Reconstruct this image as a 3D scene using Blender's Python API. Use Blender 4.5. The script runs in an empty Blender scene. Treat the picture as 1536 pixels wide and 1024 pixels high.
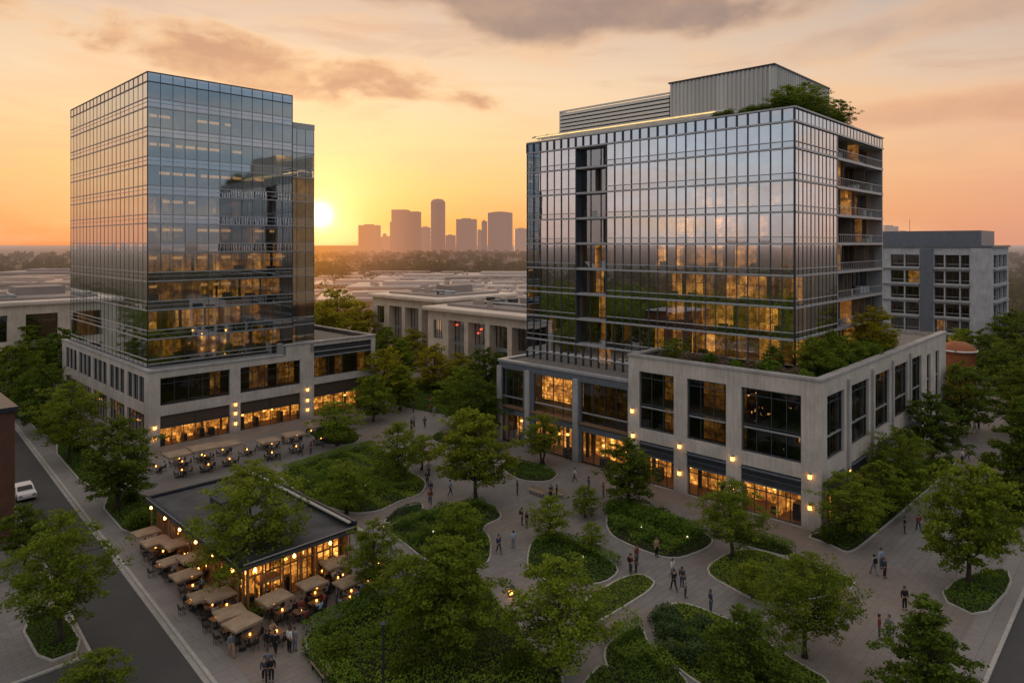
import bpy, bmesh, math, random
import numpy as np
from mathutils import Vector, Matrix

random.seed(7)
rng = np.random.default_rng(7)
sc = bpy.context.scene
COL = sc.collection
R = math.radians

# ------------------------------------------------------------------ camera / frame
F, CX, HY, H = 1024.0, 768.0, 365.0, 28.0
VX, VY = 0.6955, 0.7185            # street axis p (into the picture, to the right)
TH = math.atan2(VY, VX)

def G(x, y, z=0.0):
    """point of the horizontal plane z that the photo shows at pixel x, y"""
    Y = F * (H - z) / (y - HY)
    return ((x - CX) / F * Y, Y, z)

def PQ(p, q, z=0.0):
    return (p * VX - q * VY, p * VY + q * VX, z)

def toPQ(X, Y):
    return (X * VX + Y * VY, -X * VY + Y * VX)

cam_d = bpy.data.cameras.new("camera")
cam = bpy.data.objects.new("camera", cam_d)
COL.objects.link(cam)
cam.location = (0, 0, H)
cam.rotation_euler = (R(90), 0, 0)
cam_d.sensor_width = 36
cam_d.lens = 36 * F / 1536
cam_d.shift_y = -(512 - HY) / 1536
cam_d.clip_end = 20000
sc.camera = cam

# ------------------------------------------------------------------ node helpers
def lin(c):
    return tuple(((v / 255) / 12.92 if v <= 10 else (((v / 255) + 0.055) / 1.055) ** 2.4) for v in c) + (1.0,)

class NT:
    def __init__(s, tree):
        s.t = tree
        tree.nodes.clear()
    def n(s, typ, **kw):
        nd = s.t.nodes.new(typ)
        for k, v in kw.items():
            setattr(nd, k, v)
        return nd
    def link(s, a, b):
        s.t.links.new(a, b)
    def put(s, sock, v):
        if isinstance(v, bpy.types.NodeSocket):
            s.link(v, sock)
        elif v is not None:
            if sock.type == 'RGBA' and not hasattr(v, '__len__'):
                v = (v, v, v, 1)
            if sock.type == 'RGBA' and len(v) == 3:
                v = tuple(v) + (1,)
            sock.default_value = v
    def math(s, op, a, b=None, c=None, clamp=False):
        nd = s.n('ShaderNodeMath', operation=op, use_clamp=clamp)
        s.put(nd.inputs[0], a)
        if b is not None: s.put(nd.inputs[1], b)
        if c is not None: s.put(nd.inputs[2], c)
        return nd.outputs[0]
    def mr(s, v, a, b, c=0.0, d=1.0, smooth=False):
        nd = s.n('ShaderNodeMapRange', clamp=True)
        if smooth: nd.interpolation_type = 'SMOOTHSTEP'
        s.put(nd.inputs['Value'], v)
        for k, x in zip(('From Min', 'From Max', 'To Min', 'To Max'), (a, b, c, d)):
            nd.inputs[k].default_value = x
        return nd.outputs['Result']
    def mix(s, f, a, b, mode='MIX'):
        nd = s.n('ShaderNodeMix', data_type='RGBA', blend_type=mode)
        s.put(nd.inputs[0], f); s.put(nd.inputs[6], a); s.put(nd.inputs[7], b)
        return nd.outputs[2]
    def ramp(s, f, stops, interp='LINEAR'):
        nd = s.n('ShaderNodeValToRGB')
        cr = nd.color_ramp
        cr.interpolation = interp
        while len(cr.elements) > 1: cr.elements.remove(cr.elements[-1])
        cr.elements[0].position = stops[0][0]; cr.elements[0].color = stops[0][1]
        for p, c in stops[1:]:
            e = cr.elements.new(p); e.color = c
        s.put(nd.inputs[0], f)
        return nd.outputs[0]
    def noise(s, vec, scale, detail=3, rough=0.55, dist=0.0):
        nd = s.n('ShaderNodeTexNoise')
        if vec is not None: s.link(vec, nd.inputs['Vector'])
        nd.inputs['Scale'].default_value = scale
        nd.inputs['Detail'].default_value = detail
        nd.inputs['Roughness'].default_value = rough
        nd.inputs['Distortion'].default_value = dist
        return nd.outputs['Fac']
    def comb(s, x, y, z):
        nd = s.n('ShaderNodeCombineXYZ')
        for i, v in enumerate((x, y, z)): s.put(nd.inputs[i], v)
        return nd.outputs[0]
    def pos(s): return s.n('ShaderNodeNewGeometry').outputs['Position']
    def obj(s): return s.n('ShaderNodeTexCoord').outputs['Object']
    def attr(s, name):
        return s.n('ShaderNodeAttribute', attribute_name=name).outputs['Fac']
    def vmul(s, v, k):
        nd = s.n('ShaderNodeVectorMath', operation='MULTIPLY')
        s.link(v, nd.inputs[0]); nd.inputs[1].default_value = k
        return nd.outputs[0]
    def bump(s, h, strength=0.3, dist=0.02):
        nd = s.n('ShaderNodeBump')
        nd.inputs['Strength'].default_value = strength; nd.inputs['Distance'].default_value = dist
        s.link(h, nd.inputs['Height'])
        return nd.outputs[0]
    def bsdf(s, col, rough=0.6, metal=0.0, normal=None, emit=None, estr=0.0, spec=0.5):
        nd = s.n('ShaderNodeBsdfPrincipled')
        s.put(nd.inputs['Base Color'], col); s.put(nd.inputs['Roughness'], rough); s.put(nd.inputs['Metallic'], metal)
        s.put(nd.inputs['Specular IOR Level'], spec)
        if normal is not None: s.link(normal, nd.inputs['Normal'])
        if emit is not None:
            s.put(nd.inputs['Emission Color'], emit); s.put(nd.inputs['Emission Strength'], estr)
        return nd.outputs[0]
    def out(s, sh, world=False):
        nd = s.n('ShaderNodeOutputWorld' if world else 'ShaderNodeOutputMaterial')
        s.link(sh, nd.inputs['Surface'])

def newmat(name):
    m = bpy.data.materials.new(name)
    m.use_nodes = True
    return m, NT(m.node_tree)

# ------------------------------------------------------------------ world
SUN_AZ = math.atan2(480 - CX, F)
SUN_EL = math.atan2((HY - 322) , math.hypot(F, 480 - CX))
SUN_DIR = Vector((math.sin(SUN_AZ) * math.cos(SUN_EL), math.cos(SUN_AZ) * math.cos(SUN_EL), math.sin(SUN_EL)))

def build_world():
    w = bpy.data.worlds.new("World")
    sc.world = w
    w.use_nodes = True
    t = NT(w.node_tree)
    d = t.n('ShaderNodeTexCoord').outputs['Generated']
    sep = t.n('ShaderNodeSeparateXYZ'); t.link(d, sep.inputs[0])
    x, y, z = sep.outputs
    hor = t.math('SQRT', t.math('ADD', t.math('MULTIPLY', x, x), t.math('MULTIPLY', y, y)))
    az = t.math('ARCTAN2', x, y)
    te = t.math('DIVIDE', z, t.math('MAXIMUM', hor, 0.02))
    w_ = t.math('MULTIPLY_ADD', t.math('COSINE', t.math('SUBTRACT', az, SUN_AZ)), 0.5, 0.5)
    tf = t.mr(te, 0.0, 1.0)
    S = lambda *a: [(p, lin(c)) for p, c in a]
    sun = t.ramp(tf, S((0, (236, 142, 84)), (.03, (247, 166, 96)), (.08, (252, 194, 120)), (.15, (251, 210, 152)), (.22, (247, 214, 174)), (.30, (230, 198, 170)), (.36, (212, 186, 168)), (.5, (205, 190, 180)), (.8, (214, 203, 195)), (1, (214, 204, 197))))
    side = t.ramp(tf, S((0, (216, 152, 126)), (.04, (226, 160, 126)), (.10, (230, 172, 136)), (.18, (228, 188, 158)), (.25, (208, 184, 166)), (.33, (176, 166, 160)), (.42, (182, 172, 168)), (.6, (206, 198, 192)), (1, (214, 205, 199))))
    neu = t.ramp(tf, S((0, (208, 188, 180)), (.05, (224, 212, 210)), (.11, (216, 216, 222)), (.17, (196, 203, 213)), (.26, (190, 199, 210)), (.4, (202, 200, 204)), (.7, (208, 203, 201)), (1, (213, 206, 201))))
    back = t.ramp(tf, S((0, (146, 138, 138)), (.05, (142, 148, 158)), (.12, (140, 154, 168)), (.22, (138, 156, 174)), (.4, (166, 174, 184)), (.7, (200, 198, 200)), (1, (212, 206, 203))))
    c = t.mix(t.mr(w_, .2, .5), back, neu)
    c = t.mix(t.mr(w_, .5, .76), c, side)
    c = t.mix(t.mr(w_, .80, 1.0), c, sun)
    # wispy high cloud everywhere
    wv = t.comb(t.math('MULTIPLY', az, 2.2), t.math('MULTIPLY', te, 11.0), 0.0)
    n1 = t.noise(wv, 1.5, 5, .55, .6)
    wc = t.mix(t.mr(w_, .3, .75), lin((206, 186, 170)), lin((242, 190, 140)))
    c = t.mix(t.math('MULTIPLY', t.mr(n1, .46, .70, 0, 1, True), .55), c, wc)
    n2 = t.noise(t.comb(t.math('MULTIPLY', az, 1.6), t.math('MULTIPLY', te, 9.0), 4.0), 1.9, 5, .6, .4)
    dc = t.mix(t.mr(w_, .3, .75), lin((120, 124, 140)), lin((196, 150, 128)))
    c = t.mix(t.math('MULTIPLY', t.mr(n2, .52, .70, 0, 1, True), t.mr(te, .06, .2, .10, .38)), c, dc)
    # sunset cumulus bank on the sun's upper side
    def cloud(c, azc, ra, tc0, slope, rt, seed, scale, lo, hi, core, rim, amt=1.0, rim_amt=.8):
        da = t.math('DIVIDE', t.math('SUBTRACT', az, azc), ra)
        tc = t.math('MULTIPLY_ADD', t.math('SUBTRACT', az, azc), slope, tc0)
        dt = t.math('DIVIDE', t.math('SUBTRACT', te, tc), rt)
        dd = t.math('ADD', t.math('MULTIPLY', da, da), t.math('MULTIPLY', dt, dt))
        env = t.math('SUBTRACT', 1.0, dd)
        nv = t.comb(t.math('MULTIPLY', az, 1.0), t.math('MULTIPLY', te, 1.9), seed)
        nn = t.noise(nv, scale, 6, .52, .25)
        m = t.math('ADD', t.math('MULTIPLY', env, .95), t.math('MULTIPLY', t.math('SUBTRACT', nn, .5), 2.7))
        mask = t.mr(m, lo, hi, 0, amt, True)
        shade = t.mr(m, lo, hi + .12, 0, 1, True)
        tone = t.noise(nv, scale * 1.8, 5, .6, .3)
        cc = t.mix(shade, rim, core)
        cc = t.mix(t.math('MULTIPLY', t.mr(tone, .42, .7), rim_amt * .6), cc, rim)
        return t.mix(mask, c, cc)
    c = cloud(c, -.38, .42, .252, -.10, .046, 3.0, 8.5, .10, .72, lin((198, 146, 116)), lin((254, 206, 150)), .92)
    c = cloud(c, .10, .40, .350, -.05, .085, 9.0, 4.6, .05, .80, lin((150, 126, 116)), lin((240, 192, 150)), .90, .35)
    c = cloud(c, .62, .34, .165, .0, .030, 5.5, 4.5, .0, .8, lin((206, 148, 120)), lin((236, 178, 138)), .6)
    c = cloud(c, .60, .36, .28, .10, .035, 6.5, 4.5, .0, .9, lin((176, 148, 134)), lin((226, 174, 138)), .55)
    # sun glow
    dot = t.n('ShaderNodeVectorMath', operation='DOT_PRODUCT')
    t.link(d, dot.inputs[0]); dot.inputs[1].default_value = SUN_DIR
    ang = t.math('ARCCOSINE', t.math('MINIMUM', dot.outputs['Value'], 0.999999))
    g1 = t.math('EXPONENT', t.math('MULTIPLY', ang, -1 / R(2.3)))
    g2 = t.math('EXPONENT', t.math('MULTIPLY', ang, -1 / R(7.0)))
    ga = t.math('DIVIDE', ang, R(.75)); disc = t.math('EXPONENT', t.math('MULTIPLY', t.math('MULTIPLY', ga, ga), -1.0))
    add = lambda a, f, col: t.mix(1.0, a, t.mix(f, (0, 0, 0, 1), col), 'ADD')
    c = add(c, g2, (.20, .13, .045, 1))
    c = add(c, g1, (.9, .70, .36, 1))
    c = add(c, disc, (2.4, 2.3, 1.9, 1))
    # below the horizon: dusky ground tone
    c = t.mix(t.mr(te, -.02, 0.0), lin((70, 62, 52)), c)
    bg = t.n('ShaderNodeBackground'); t.link(c, bg.inputs['Color']); bg.inputs['Strength'].default_value = 1.04
    sky = t.n('ShaderNodeTexSky', sky_type='NISHITA')
    sky.sun_disc = False
    sky.sun_elevation = SUN_EL; sky.sun_rotation = SUN_AZ
    bg2 = t.n('ShaderNodeBackground'); t.link(sky.outputs[0], bg2.inputs['Color']); bg2.inputs['Strength'].default_value = 0.012
    a = t.n('ShaderNodeAddShader'); t.link(bg.outputs[0], a.inputs[0]); t.link(bg2.outputs[0], a.inputs[1])
    t.out(a.outputs[0], True)
    ld = bpy.data.lights.new("sun", 'SUN')
    ld.energy = 2.2; ld.angle = R(.6); ld.color = (1.0, .55, .25)
    lo = bpy.data.objects.new("sun", ld); COL.objects.link(lo)
    lo.rotation_euler = SUN_DIR.to_track_quat('Z', 'Y').to_euler()
    lo.location = (-300, 900, 200)
build_world()

# ------------------------------------------------------------------ materials
M = {}
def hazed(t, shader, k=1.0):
    """dusk haze painted into far materials as emission: grows with distance from the plaza, warmer toward the sun"""
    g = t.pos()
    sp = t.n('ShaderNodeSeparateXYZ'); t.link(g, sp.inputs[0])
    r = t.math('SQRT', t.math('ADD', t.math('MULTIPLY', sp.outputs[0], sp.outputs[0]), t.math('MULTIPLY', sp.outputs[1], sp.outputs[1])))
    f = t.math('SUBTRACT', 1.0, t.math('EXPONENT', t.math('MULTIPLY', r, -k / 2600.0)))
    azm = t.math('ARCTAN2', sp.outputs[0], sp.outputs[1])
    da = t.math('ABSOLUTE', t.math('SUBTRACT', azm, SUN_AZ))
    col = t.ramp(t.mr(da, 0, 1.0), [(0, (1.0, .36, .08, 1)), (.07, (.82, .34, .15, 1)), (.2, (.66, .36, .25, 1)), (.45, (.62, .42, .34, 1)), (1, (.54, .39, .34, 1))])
    near_sun = t.mr(da, 0.02, .17, 2.6, 1.0, True)  # extra painted glow close to the sun's bearing
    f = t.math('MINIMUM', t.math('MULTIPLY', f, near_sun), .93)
    e = t.n('ShaderNodeEmission'); t.link(col, e.inputs[0]); e.inputs[1].default_value = .85  # haze colour is emitted by the surface itself, no air volume
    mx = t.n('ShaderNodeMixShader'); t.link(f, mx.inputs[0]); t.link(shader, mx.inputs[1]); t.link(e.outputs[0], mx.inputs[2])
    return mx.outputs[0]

def simple(name, col, rough=.6, metal=0., var=.15, scale=3., spec=.4, bump=0., haze=0.):
    m, t = newmat(name)
    p = t.pos() if haze else t.obj()
    n = t.noise(p, scale, 5, .6)
    a = tuple(max(0, v * (1 - var)) for v in col); b = tuple(min(1, v * (1 + var)) for v in col)
    c = t.mix(t.mr(n, .3, .7), a + (1,), b + (1,))
    nrm = t.bump(t.noise(p, scale * 12, 3), bump) if bump else None
    sh = t.bsdf(c, rough, metal, nrm, spec=spec)
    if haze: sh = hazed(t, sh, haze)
    t.out(sh)
    M[name] = m
    return m

def stone(name, col, panel=(1.5, 1.1)):
    m, t = newmat(name)
    p = t.obj()
    n = t.noise(p, .35, 6, .65)
    n2 = t.noise(t.vmul(p, (3.0, 3.0, .25)), 1.2, 5, .65)
    n3 = t.noise(p, 9, 4, .6)
    sp = t.n('ShaderNodeSeparateXYZ'); t.link(p, sp.inputs[0])
    k = t.math('ADD', t.math('MULTIPLY', n, .5), t.math('ADD', t.math('MULTIPLY', n2, .35), t.math('MULTIPLY', n3, .15)))
    c = t.mix(t.mr(k, .38, .62), tuple(v * .72 for v in col) + (1,), tuple(min(1, v * 1.16) for v in col) + (1,))
    # panel joints
    u = t.math('ADD', sp.outputs[0], sp.outputs[1])
    fu = t.math('ABSOLUTE', t.math('SUBTRACT', t.math('FRACT', t.math('DIVIDE', u, panel[0])), .5))
    fz = t.math('ABSOLUTE', t.math('SUBTRACT', t.math('FRACT', t.math('DIVIDE', sp.outputs[2], panel[1])), .5))
    j = t.math('MAXIMUM', t.mr(fu, .492, .5), t.mr(fz, .490, .5))
    c = t.mix(t.math('MULTIPLY', j, .38), c, tuple(v * .35 for v in col) + (1,))
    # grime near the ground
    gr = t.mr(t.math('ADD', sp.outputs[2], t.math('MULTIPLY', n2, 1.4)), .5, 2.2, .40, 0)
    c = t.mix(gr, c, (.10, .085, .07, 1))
    t.out(t.bsdf(c, .75, 0, t.bump(n3, .15), spec=.3))
    M[name] = m

def glass(name, refl=(.80, .86, .93), base=.45, tint=(.42, .46, .48), rough=.015, wav=.012, dark=0.0):
    m, t = newmat(name)
    p = t.obj()
    n = t.noise(p, .45, 2, .5)
    bp = t.bump(n, wav, 1.0)
    lw = t.n('ShaderNodeLayerWeight'); lw.inputs['Blend'].default_value = .28
    f = t.math('MULTIPLY_ADD', lw.outputs['Fresnel'], .75, base, clamp=True)
    dirt = t.mr(t.noise(p, .8, 4), .3, .7, .94, 1.04)
    f = t.math('MULTIPLY', f, dirt, clamp=True)
    gl = t.n('ShaderNodeBsdfGlossy'); gl.inputs['Color'].default_value = refl + (1,); gl.inputs['Roughness'].default_value = rough
    t.link(bp, gl.inputs['Normal'])
    tr = t.n('ShaderNodeBsdfTransparent'); tr.inputs['Color'].default_value = tint + (1,)
    mx = t.n('ShaderNodeMixShader'); t.link(f, mx.inputs[0]); t.link(tr.outputs[0], mx.inputs[1]); t.link(gl.outputs[0], mx.inputs[2])
    t.out(mx.outputs[0])
    M[name] = m

def interior(name, warm, strength, cell=(1.6, 2.0), contrast=(.35, .75), furnish=True, base=(.16, .14, .12)):
    """room walls behind the glass; 'lit' per face says how bright the room is"""
    m, t = newmat(name)
    p = t.obj()
    sp = t.n('ShaderNodeSeparateXYZ'); t.link(p, sp.inputs[0])
    u = t.math('ADD', sp.outputs[0], sp.outputs[1])
    lit = t.attr('lit')
    n = t.noise(t.comb(u, t.math('MULTIPLY', sp.outputs[2], 1.0), 0.), .9, 5, .65)
    br = t.n('ShaderNodeTexBrick', offset=.37, offset_frequency=2)
    t.link(t.comb(u, sp.outputs[2], 0.), br.inputs['Vector'])
    br.inputs['Color1'].default_value = (.12, .12, .12, 1); br.inputs['Color2'].default_value = (1, 1, 1, 1); br.inputs['Mortar'].default_value = (.1, .1, .1, 1)
    br.inputs['Scale'].default_value = 1.0; br.inputs['Mortar Size'].default_value = .05
    br.inputs['Brick Width'].default_value = cell[0]; br.inputs['Row Height'].default_value = cell[1]
    br.inputs['Bias'].default_value = -.1
    v = t.math('MULTIPLY', t.mr(n, contrast[0], contrast[1], .12, 1.0), t.math('MULTIPLY_ADD', br.outputs['Color'], .75, .25))
    fine = t.noise(t.comb(u, sp.outputs[2], 3.), 5.0, 3, .7)
    v = t.math('MULTIPLY', v, t.mr(fine, .35, .65, .55, 1.25))
    e = t.math('MULTIPLY', t.math('MULTIPLY', v, lit), strength)  # wall emission stands in for light from room lamps
    colr = t.ramp(v, [(0, (warm[0] * .85, warm[1] * .62, warm[2] * .35, 1)), (.5, warm + (1,)), (1, (1, min(1, warm[1] * 1.35), warm[2] * 2.2, 1))])
    t.out(t.bsdf(t.mix(n, tuple(b * .6 for b in base) + (1,), base + (1,)), .8, emit=colr, estr=e))
    M[name] = m

def emit(name, col, strength):
    m, t = newmat(name)
    n = t.noise(t.obj(), 2.0, 3)
    t.out(t.bsdf((.5, .4, .3, 1), .5, emit=col + (1,), estr=t.math('MULTIPLY', t.mr(n, .3, .7, .75, 1.15), strength)))
    M[name] = m

stone('limestone', (.56, .505, .45))
stone('limestone_grey', (.40, .385, .375))
stone('office_concrete', (.47, .49, .52), (2.4, 2.05))
stone('pale_render', (.80, .68, .55), (3.2, 2.4))
glass('tower_glass', (.77, .84, .86), .50, (.50, .50, .48), rough=.045, wav=.002)
glass('slate_glass', (.86, .89, .92), .68, (.75, .74, .70), wav=.002)
glass('dark_glass', (.62, .70, .76), .10, (.30, .31, .31))
glass('shop_glass', (.8, .85, .9), .03, (.88, .88, .86))
glass('office_glass', (.7, .75, .8), .16, (.4, .42, .42))
glass('recess_glass', (.72, .77, .80), .30, (.4, .42, .42))
interior('office_room', (1.0, .44, .085), 2.9, (1.7, 2.1))
interior('shop_room', (1.0, .42, .075), 3.0, (.62, .48), (.38, .70), base=(.22, .14, .08))
simple('mullion_metal', (.075, .085, .10), .40, .4, .1)
simple('fin_metal', (.40, .41, .43), .42, .4, .1, 1.0)
simple('dark_metal', (.04, .045, .055), .4, .5, .2)
simple('charcoal_panel', (.055, .06, .068), .45, .2, .2, 1.5)
simple('blue_grey_panel', (.16, .185, .22), .4, .3, .12, 1.0)
simple('slab_white', (.42, .42, .42), .7, 0, .08)
simple('roof_gravel', (.20, .185, .17), .9, 0, .3, 2.0)
simple('roof_membrane', (.07, .07, .078), .75, 0, .35, .6)
simple('louvre_metal', (.80, .77, .70), .5, .1, .06)
simple('concrete', (.34, .33, .31), .85, 0, .18, 1.2, bump=.1)
simple('kerb_stone', (.40, .385, .36), .85, 0, .15, 2.0, bump=.1)
simple('bark', (.060, .044, .032), .9, 0, .35, 6., bump=.4)
simple('soil', (.030, .036, .014), .95, 0, .45, 2.0, bump=.5)
simple('parasol_cloth', (.31, .225, .15), .85, 0, .22, 1.3)
simple('chair_metal', (.05, .045, .04), .5, .3, .2)
simple('table_wood', (.22, .13, .07), .55, 0, .3, 6.)
simple('bench_wood', (.34, .25, .17), .6, 0, .25, 5.)
simple('timber', (.26, .15, .075), .55, 0, .3, 4.)
simple('car_white', (.72, .72, .72), .25, 0, .03, 1.)
simple('car_glass', (.015, .018, .02), .08, 0, .1, 1.)
simple('tyre', (.02, .02, .02), .8, 0, .2)
simple('chrome', (.5, .5, .5), .25, .9, .05)
simple('skin', (.42, .25, .17), .55, 0, .06)
simple('hair_dark', (.022, .016, .012), .6, 0, .2, 12)
simple('hair_brown', (.09, .05, .03), .6, 0, .2, 12)
for nm, c in (('navy', (.035, .05, .10)), ('black', (.014, .014, .018)), ('charcoal', (.05, .05, .056)), ('white', (.62, .60, .57)), ('slate', (.16, .19, .24)),
              ('tan', (.34, .24, .15)), ('maroon', (.20, .04, .035)), ('pale_blue', (.32, .42, .55)), ('grey', (.24, .24, .25)), ('denim', (.06, .09, .16))):
    simple('cloth_' + nm, c, .85, 0, .15, 8)
emit('lamp_warm', (1.0, .42, .09), 5.)
emit('ceiling_light', (1.0, .50, .15), 1.0)
emit('led_strip', (1.0, .66, .20), 1.3)
emit('ember', (1.0, .40, .08), 7.)
emit('added_eave_glow', (1.0, .42, .09), 14.)  # for the lamps added under the cafe eave
emit('lamp_white', (1.0, .85, .65), 1.6)
emit('red_light', (1.0, .10, .04), 2.)
emit('amber_window', (1.0, .48, .12), 1.5)
# far things
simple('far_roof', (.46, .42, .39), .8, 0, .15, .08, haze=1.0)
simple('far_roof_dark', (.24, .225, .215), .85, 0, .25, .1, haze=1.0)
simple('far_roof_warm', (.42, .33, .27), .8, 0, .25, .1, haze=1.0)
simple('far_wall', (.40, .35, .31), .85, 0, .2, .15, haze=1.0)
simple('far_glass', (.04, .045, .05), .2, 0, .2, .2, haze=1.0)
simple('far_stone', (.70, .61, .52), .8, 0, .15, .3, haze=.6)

def brickmat():
    m, t = newmat('brick')
    p = t.obj(); sp = t.n('ShaderNodeSeparateXYZ'); t.link(p, sp.inputs[0])
    br = t.n('ShaderNodeTexBrick')
    t.link(t.comb(t.math('ADD', sp.outputs[0], sp.outputs[1]), sp.outputs[2], 0.), br.inputs['Vector'])
    br.inputs['Color1'].default_value = (.16, .055, .03, 1); br.inputs['Color2'].default_value = (.11, .042, .028, 1); br.inputs['Mortar'].default_value = (.12, .10, .085, 1)
    br.inputs['Scale'].default_value = 1.; br.inputs['Brick Width'].default_value = .25; br.inputs['Row Height'].default_value = .085; br.inputs['Mortar Size'].default_value = .008
    c = t.mix(t.mr(t.noise(p, .7, 5), .3, .7, 0, .5), br.outputs[0], (.05, .03, .025, 1))
    t.out(t.bsdf(c, .85, spec=.2)); M['brick'] = m
brickmat()

def corrugated():
    m, t = newmat('corrugated_panel')
    p = t.obj()
    n = t.noise(t.vmul(p, (1.2, 1.2, .08)), 1.0, 3)
    sp = t.n('ShaderNodeSeparateXYZ'); t.link(p, sp.inputs[0])
    u = t.math('FLOOR', t.math('MULTIPLY', t.math('ADD', sp.outputs[0], sp.outputs[1]), .9))
    wn = t.n('ShaderNodeTexWhiteNoise', noise_dimensions='1D'); t.link(u, wn.inputs['W'])
    c = t.mix(t.math('MULTIPLY_ADD', wn.outputs[0], .55, t.math('MULTIPLY', n, .3)), (.42, .42, .40, 1), (.74, .72, .68, 1))
    t.out(t.bsdf(c, .5, .1)); M['corrugated_panel'] = m
corrugated()

def asphalt():
    m, t = newmat('asphalt')
    p = t.pos()
    n = t.noise(p, .25, 5, .6); f = t.noise(p, 18, 4, .7)
    st = t.noise(t.comb(t.math('MULTIPLY', 1.0, 1.0), 0., 0.), 1.) if False else n
    c = t.mix(t.mr(n, .3, .7), (.036, .038, .043, 1), (.060, .060, .062, 1))
    c = t.mix(t.mr(f, .3, .75, 0, .45), c, (.095, .093, .09, 1))
    t.out(t.bsdf(c, .72, 0, t.bump(f, .25), spec=.4)); M['asphalt'] = m
asphalt()

def paving(name, c1, c2, bw, rh, warm=None):
    m, t = newmat(name)
    p = t.pos()
    rot = t.n('ShaderNodeVectorRotate', rotation_type='Z_AXIS'); t.link(p, rot.inputs['Vector']); rot.inputs['Angle'].default_value = -TH
    br = t.n('ShaderNodeTexBrick', offset=.5)
    t.link(rot.outputs[0], br.inputs['Vector'])
    br.inputs['Color1'].default_value = c1 + (1,); br.inputs['Color2'].default_value = c2 + (1,); br.inputs['Mortar'].default_value = tuple(v * .42 for v in c1) + (1,)
    br.inputs['Scale'].default_value = 1.; br.inputs['Brick Width'].default_value = bw; br.inputs['Row Height'].default_value = rh; br.inputs['Mortar Size'].default_value = .015
    c = br.outputs[0]
    n = t.noise(p, .11, 6, .62)
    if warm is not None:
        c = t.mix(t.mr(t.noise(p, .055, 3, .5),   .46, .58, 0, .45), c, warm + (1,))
    c = t.mix(t.mr(n, .38, .68, 0, .42), c, tuple(v * .5 for v in c1) + (1,))
    s = t.noise(p, 2.2, 5, .7)
    c = t.mix(t.mr(s, .52, .72, 0, .42), c, tuple(v * .5 for v in c2) + (1,))
    t.out(t.bsdf(c, t.mr(n, .3, .7, .5, .75), 0, t.bump(s, .08), spec=.4)); M[name] = m
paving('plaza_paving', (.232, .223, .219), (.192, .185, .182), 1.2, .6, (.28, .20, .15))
paving('walk_concrete', (.27, .255, .245), (.235, .222, .214), 2.4, 1.6)

def groundmat():
    m, t = newmat('dusk_ground')
    p = t.pos()
    n = t.noise(p, .012, 6, .6); f = t.noise(p, .35, 5, .7)
    c = t.mix(t.mr(n, .4, .6), (.030, .036, .016, 1), (.055, .048, .030, 1))
    c = t.mix(t.mr(f, .4, .7, 0, .5), c, (.022, .028, .010, 1))
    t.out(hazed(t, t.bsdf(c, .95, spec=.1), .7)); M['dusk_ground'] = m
groundmat()

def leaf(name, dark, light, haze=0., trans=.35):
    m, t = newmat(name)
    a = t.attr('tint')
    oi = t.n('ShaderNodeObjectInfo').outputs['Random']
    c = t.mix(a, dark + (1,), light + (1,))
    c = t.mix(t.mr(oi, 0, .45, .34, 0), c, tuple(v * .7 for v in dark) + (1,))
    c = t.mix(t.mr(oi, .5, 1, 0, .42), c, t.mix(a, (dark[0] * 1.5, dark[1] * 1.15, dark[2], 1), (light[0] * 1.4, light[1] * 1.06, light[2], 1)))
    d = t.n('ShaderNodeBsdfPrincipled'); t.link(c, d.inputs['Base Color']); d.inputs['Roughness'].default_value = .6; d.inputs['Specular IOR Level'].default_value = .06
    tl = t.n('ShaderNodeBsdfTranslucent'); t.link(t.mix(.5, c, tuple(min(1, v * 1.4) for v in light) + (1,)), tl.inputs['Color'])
    mx = t.n('ShaderNodeMixShader'); mx.inputs[0].default_value = trans
    t.link(d.outputs[0], mx.inputs[1]); t.link(tl.outputs[0], mx.inputs[2])
    sh = mx.outputs[0]
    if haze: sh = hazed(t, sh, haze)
    t.out(sh); M[name] = m
leaf('leaf_green', (.050, .082, .010), (.265, .335, .030))
leaf('leaf_deep', (.034, .062, .010), (.150, .215, .024))
leaf('leaf_gold', (.10, .105, .008), (.40, .37, .025))
leaf('leaf_cover', (.036, .078, .012), (.170, .275, .032), trans=.2)
leaf('leaf_lawn', (.110, .175, .018), (.260, .350, .036), trans=.2)
leaf('leaf_blue', (.032, .062, .022), (.090, .145, .052), trans=.2)
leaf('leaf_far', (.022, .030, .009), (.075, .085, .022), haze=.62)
leaf('flower_dry', (.10, .08, .05), (.26, .20, .13), trans=.2)

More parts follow.
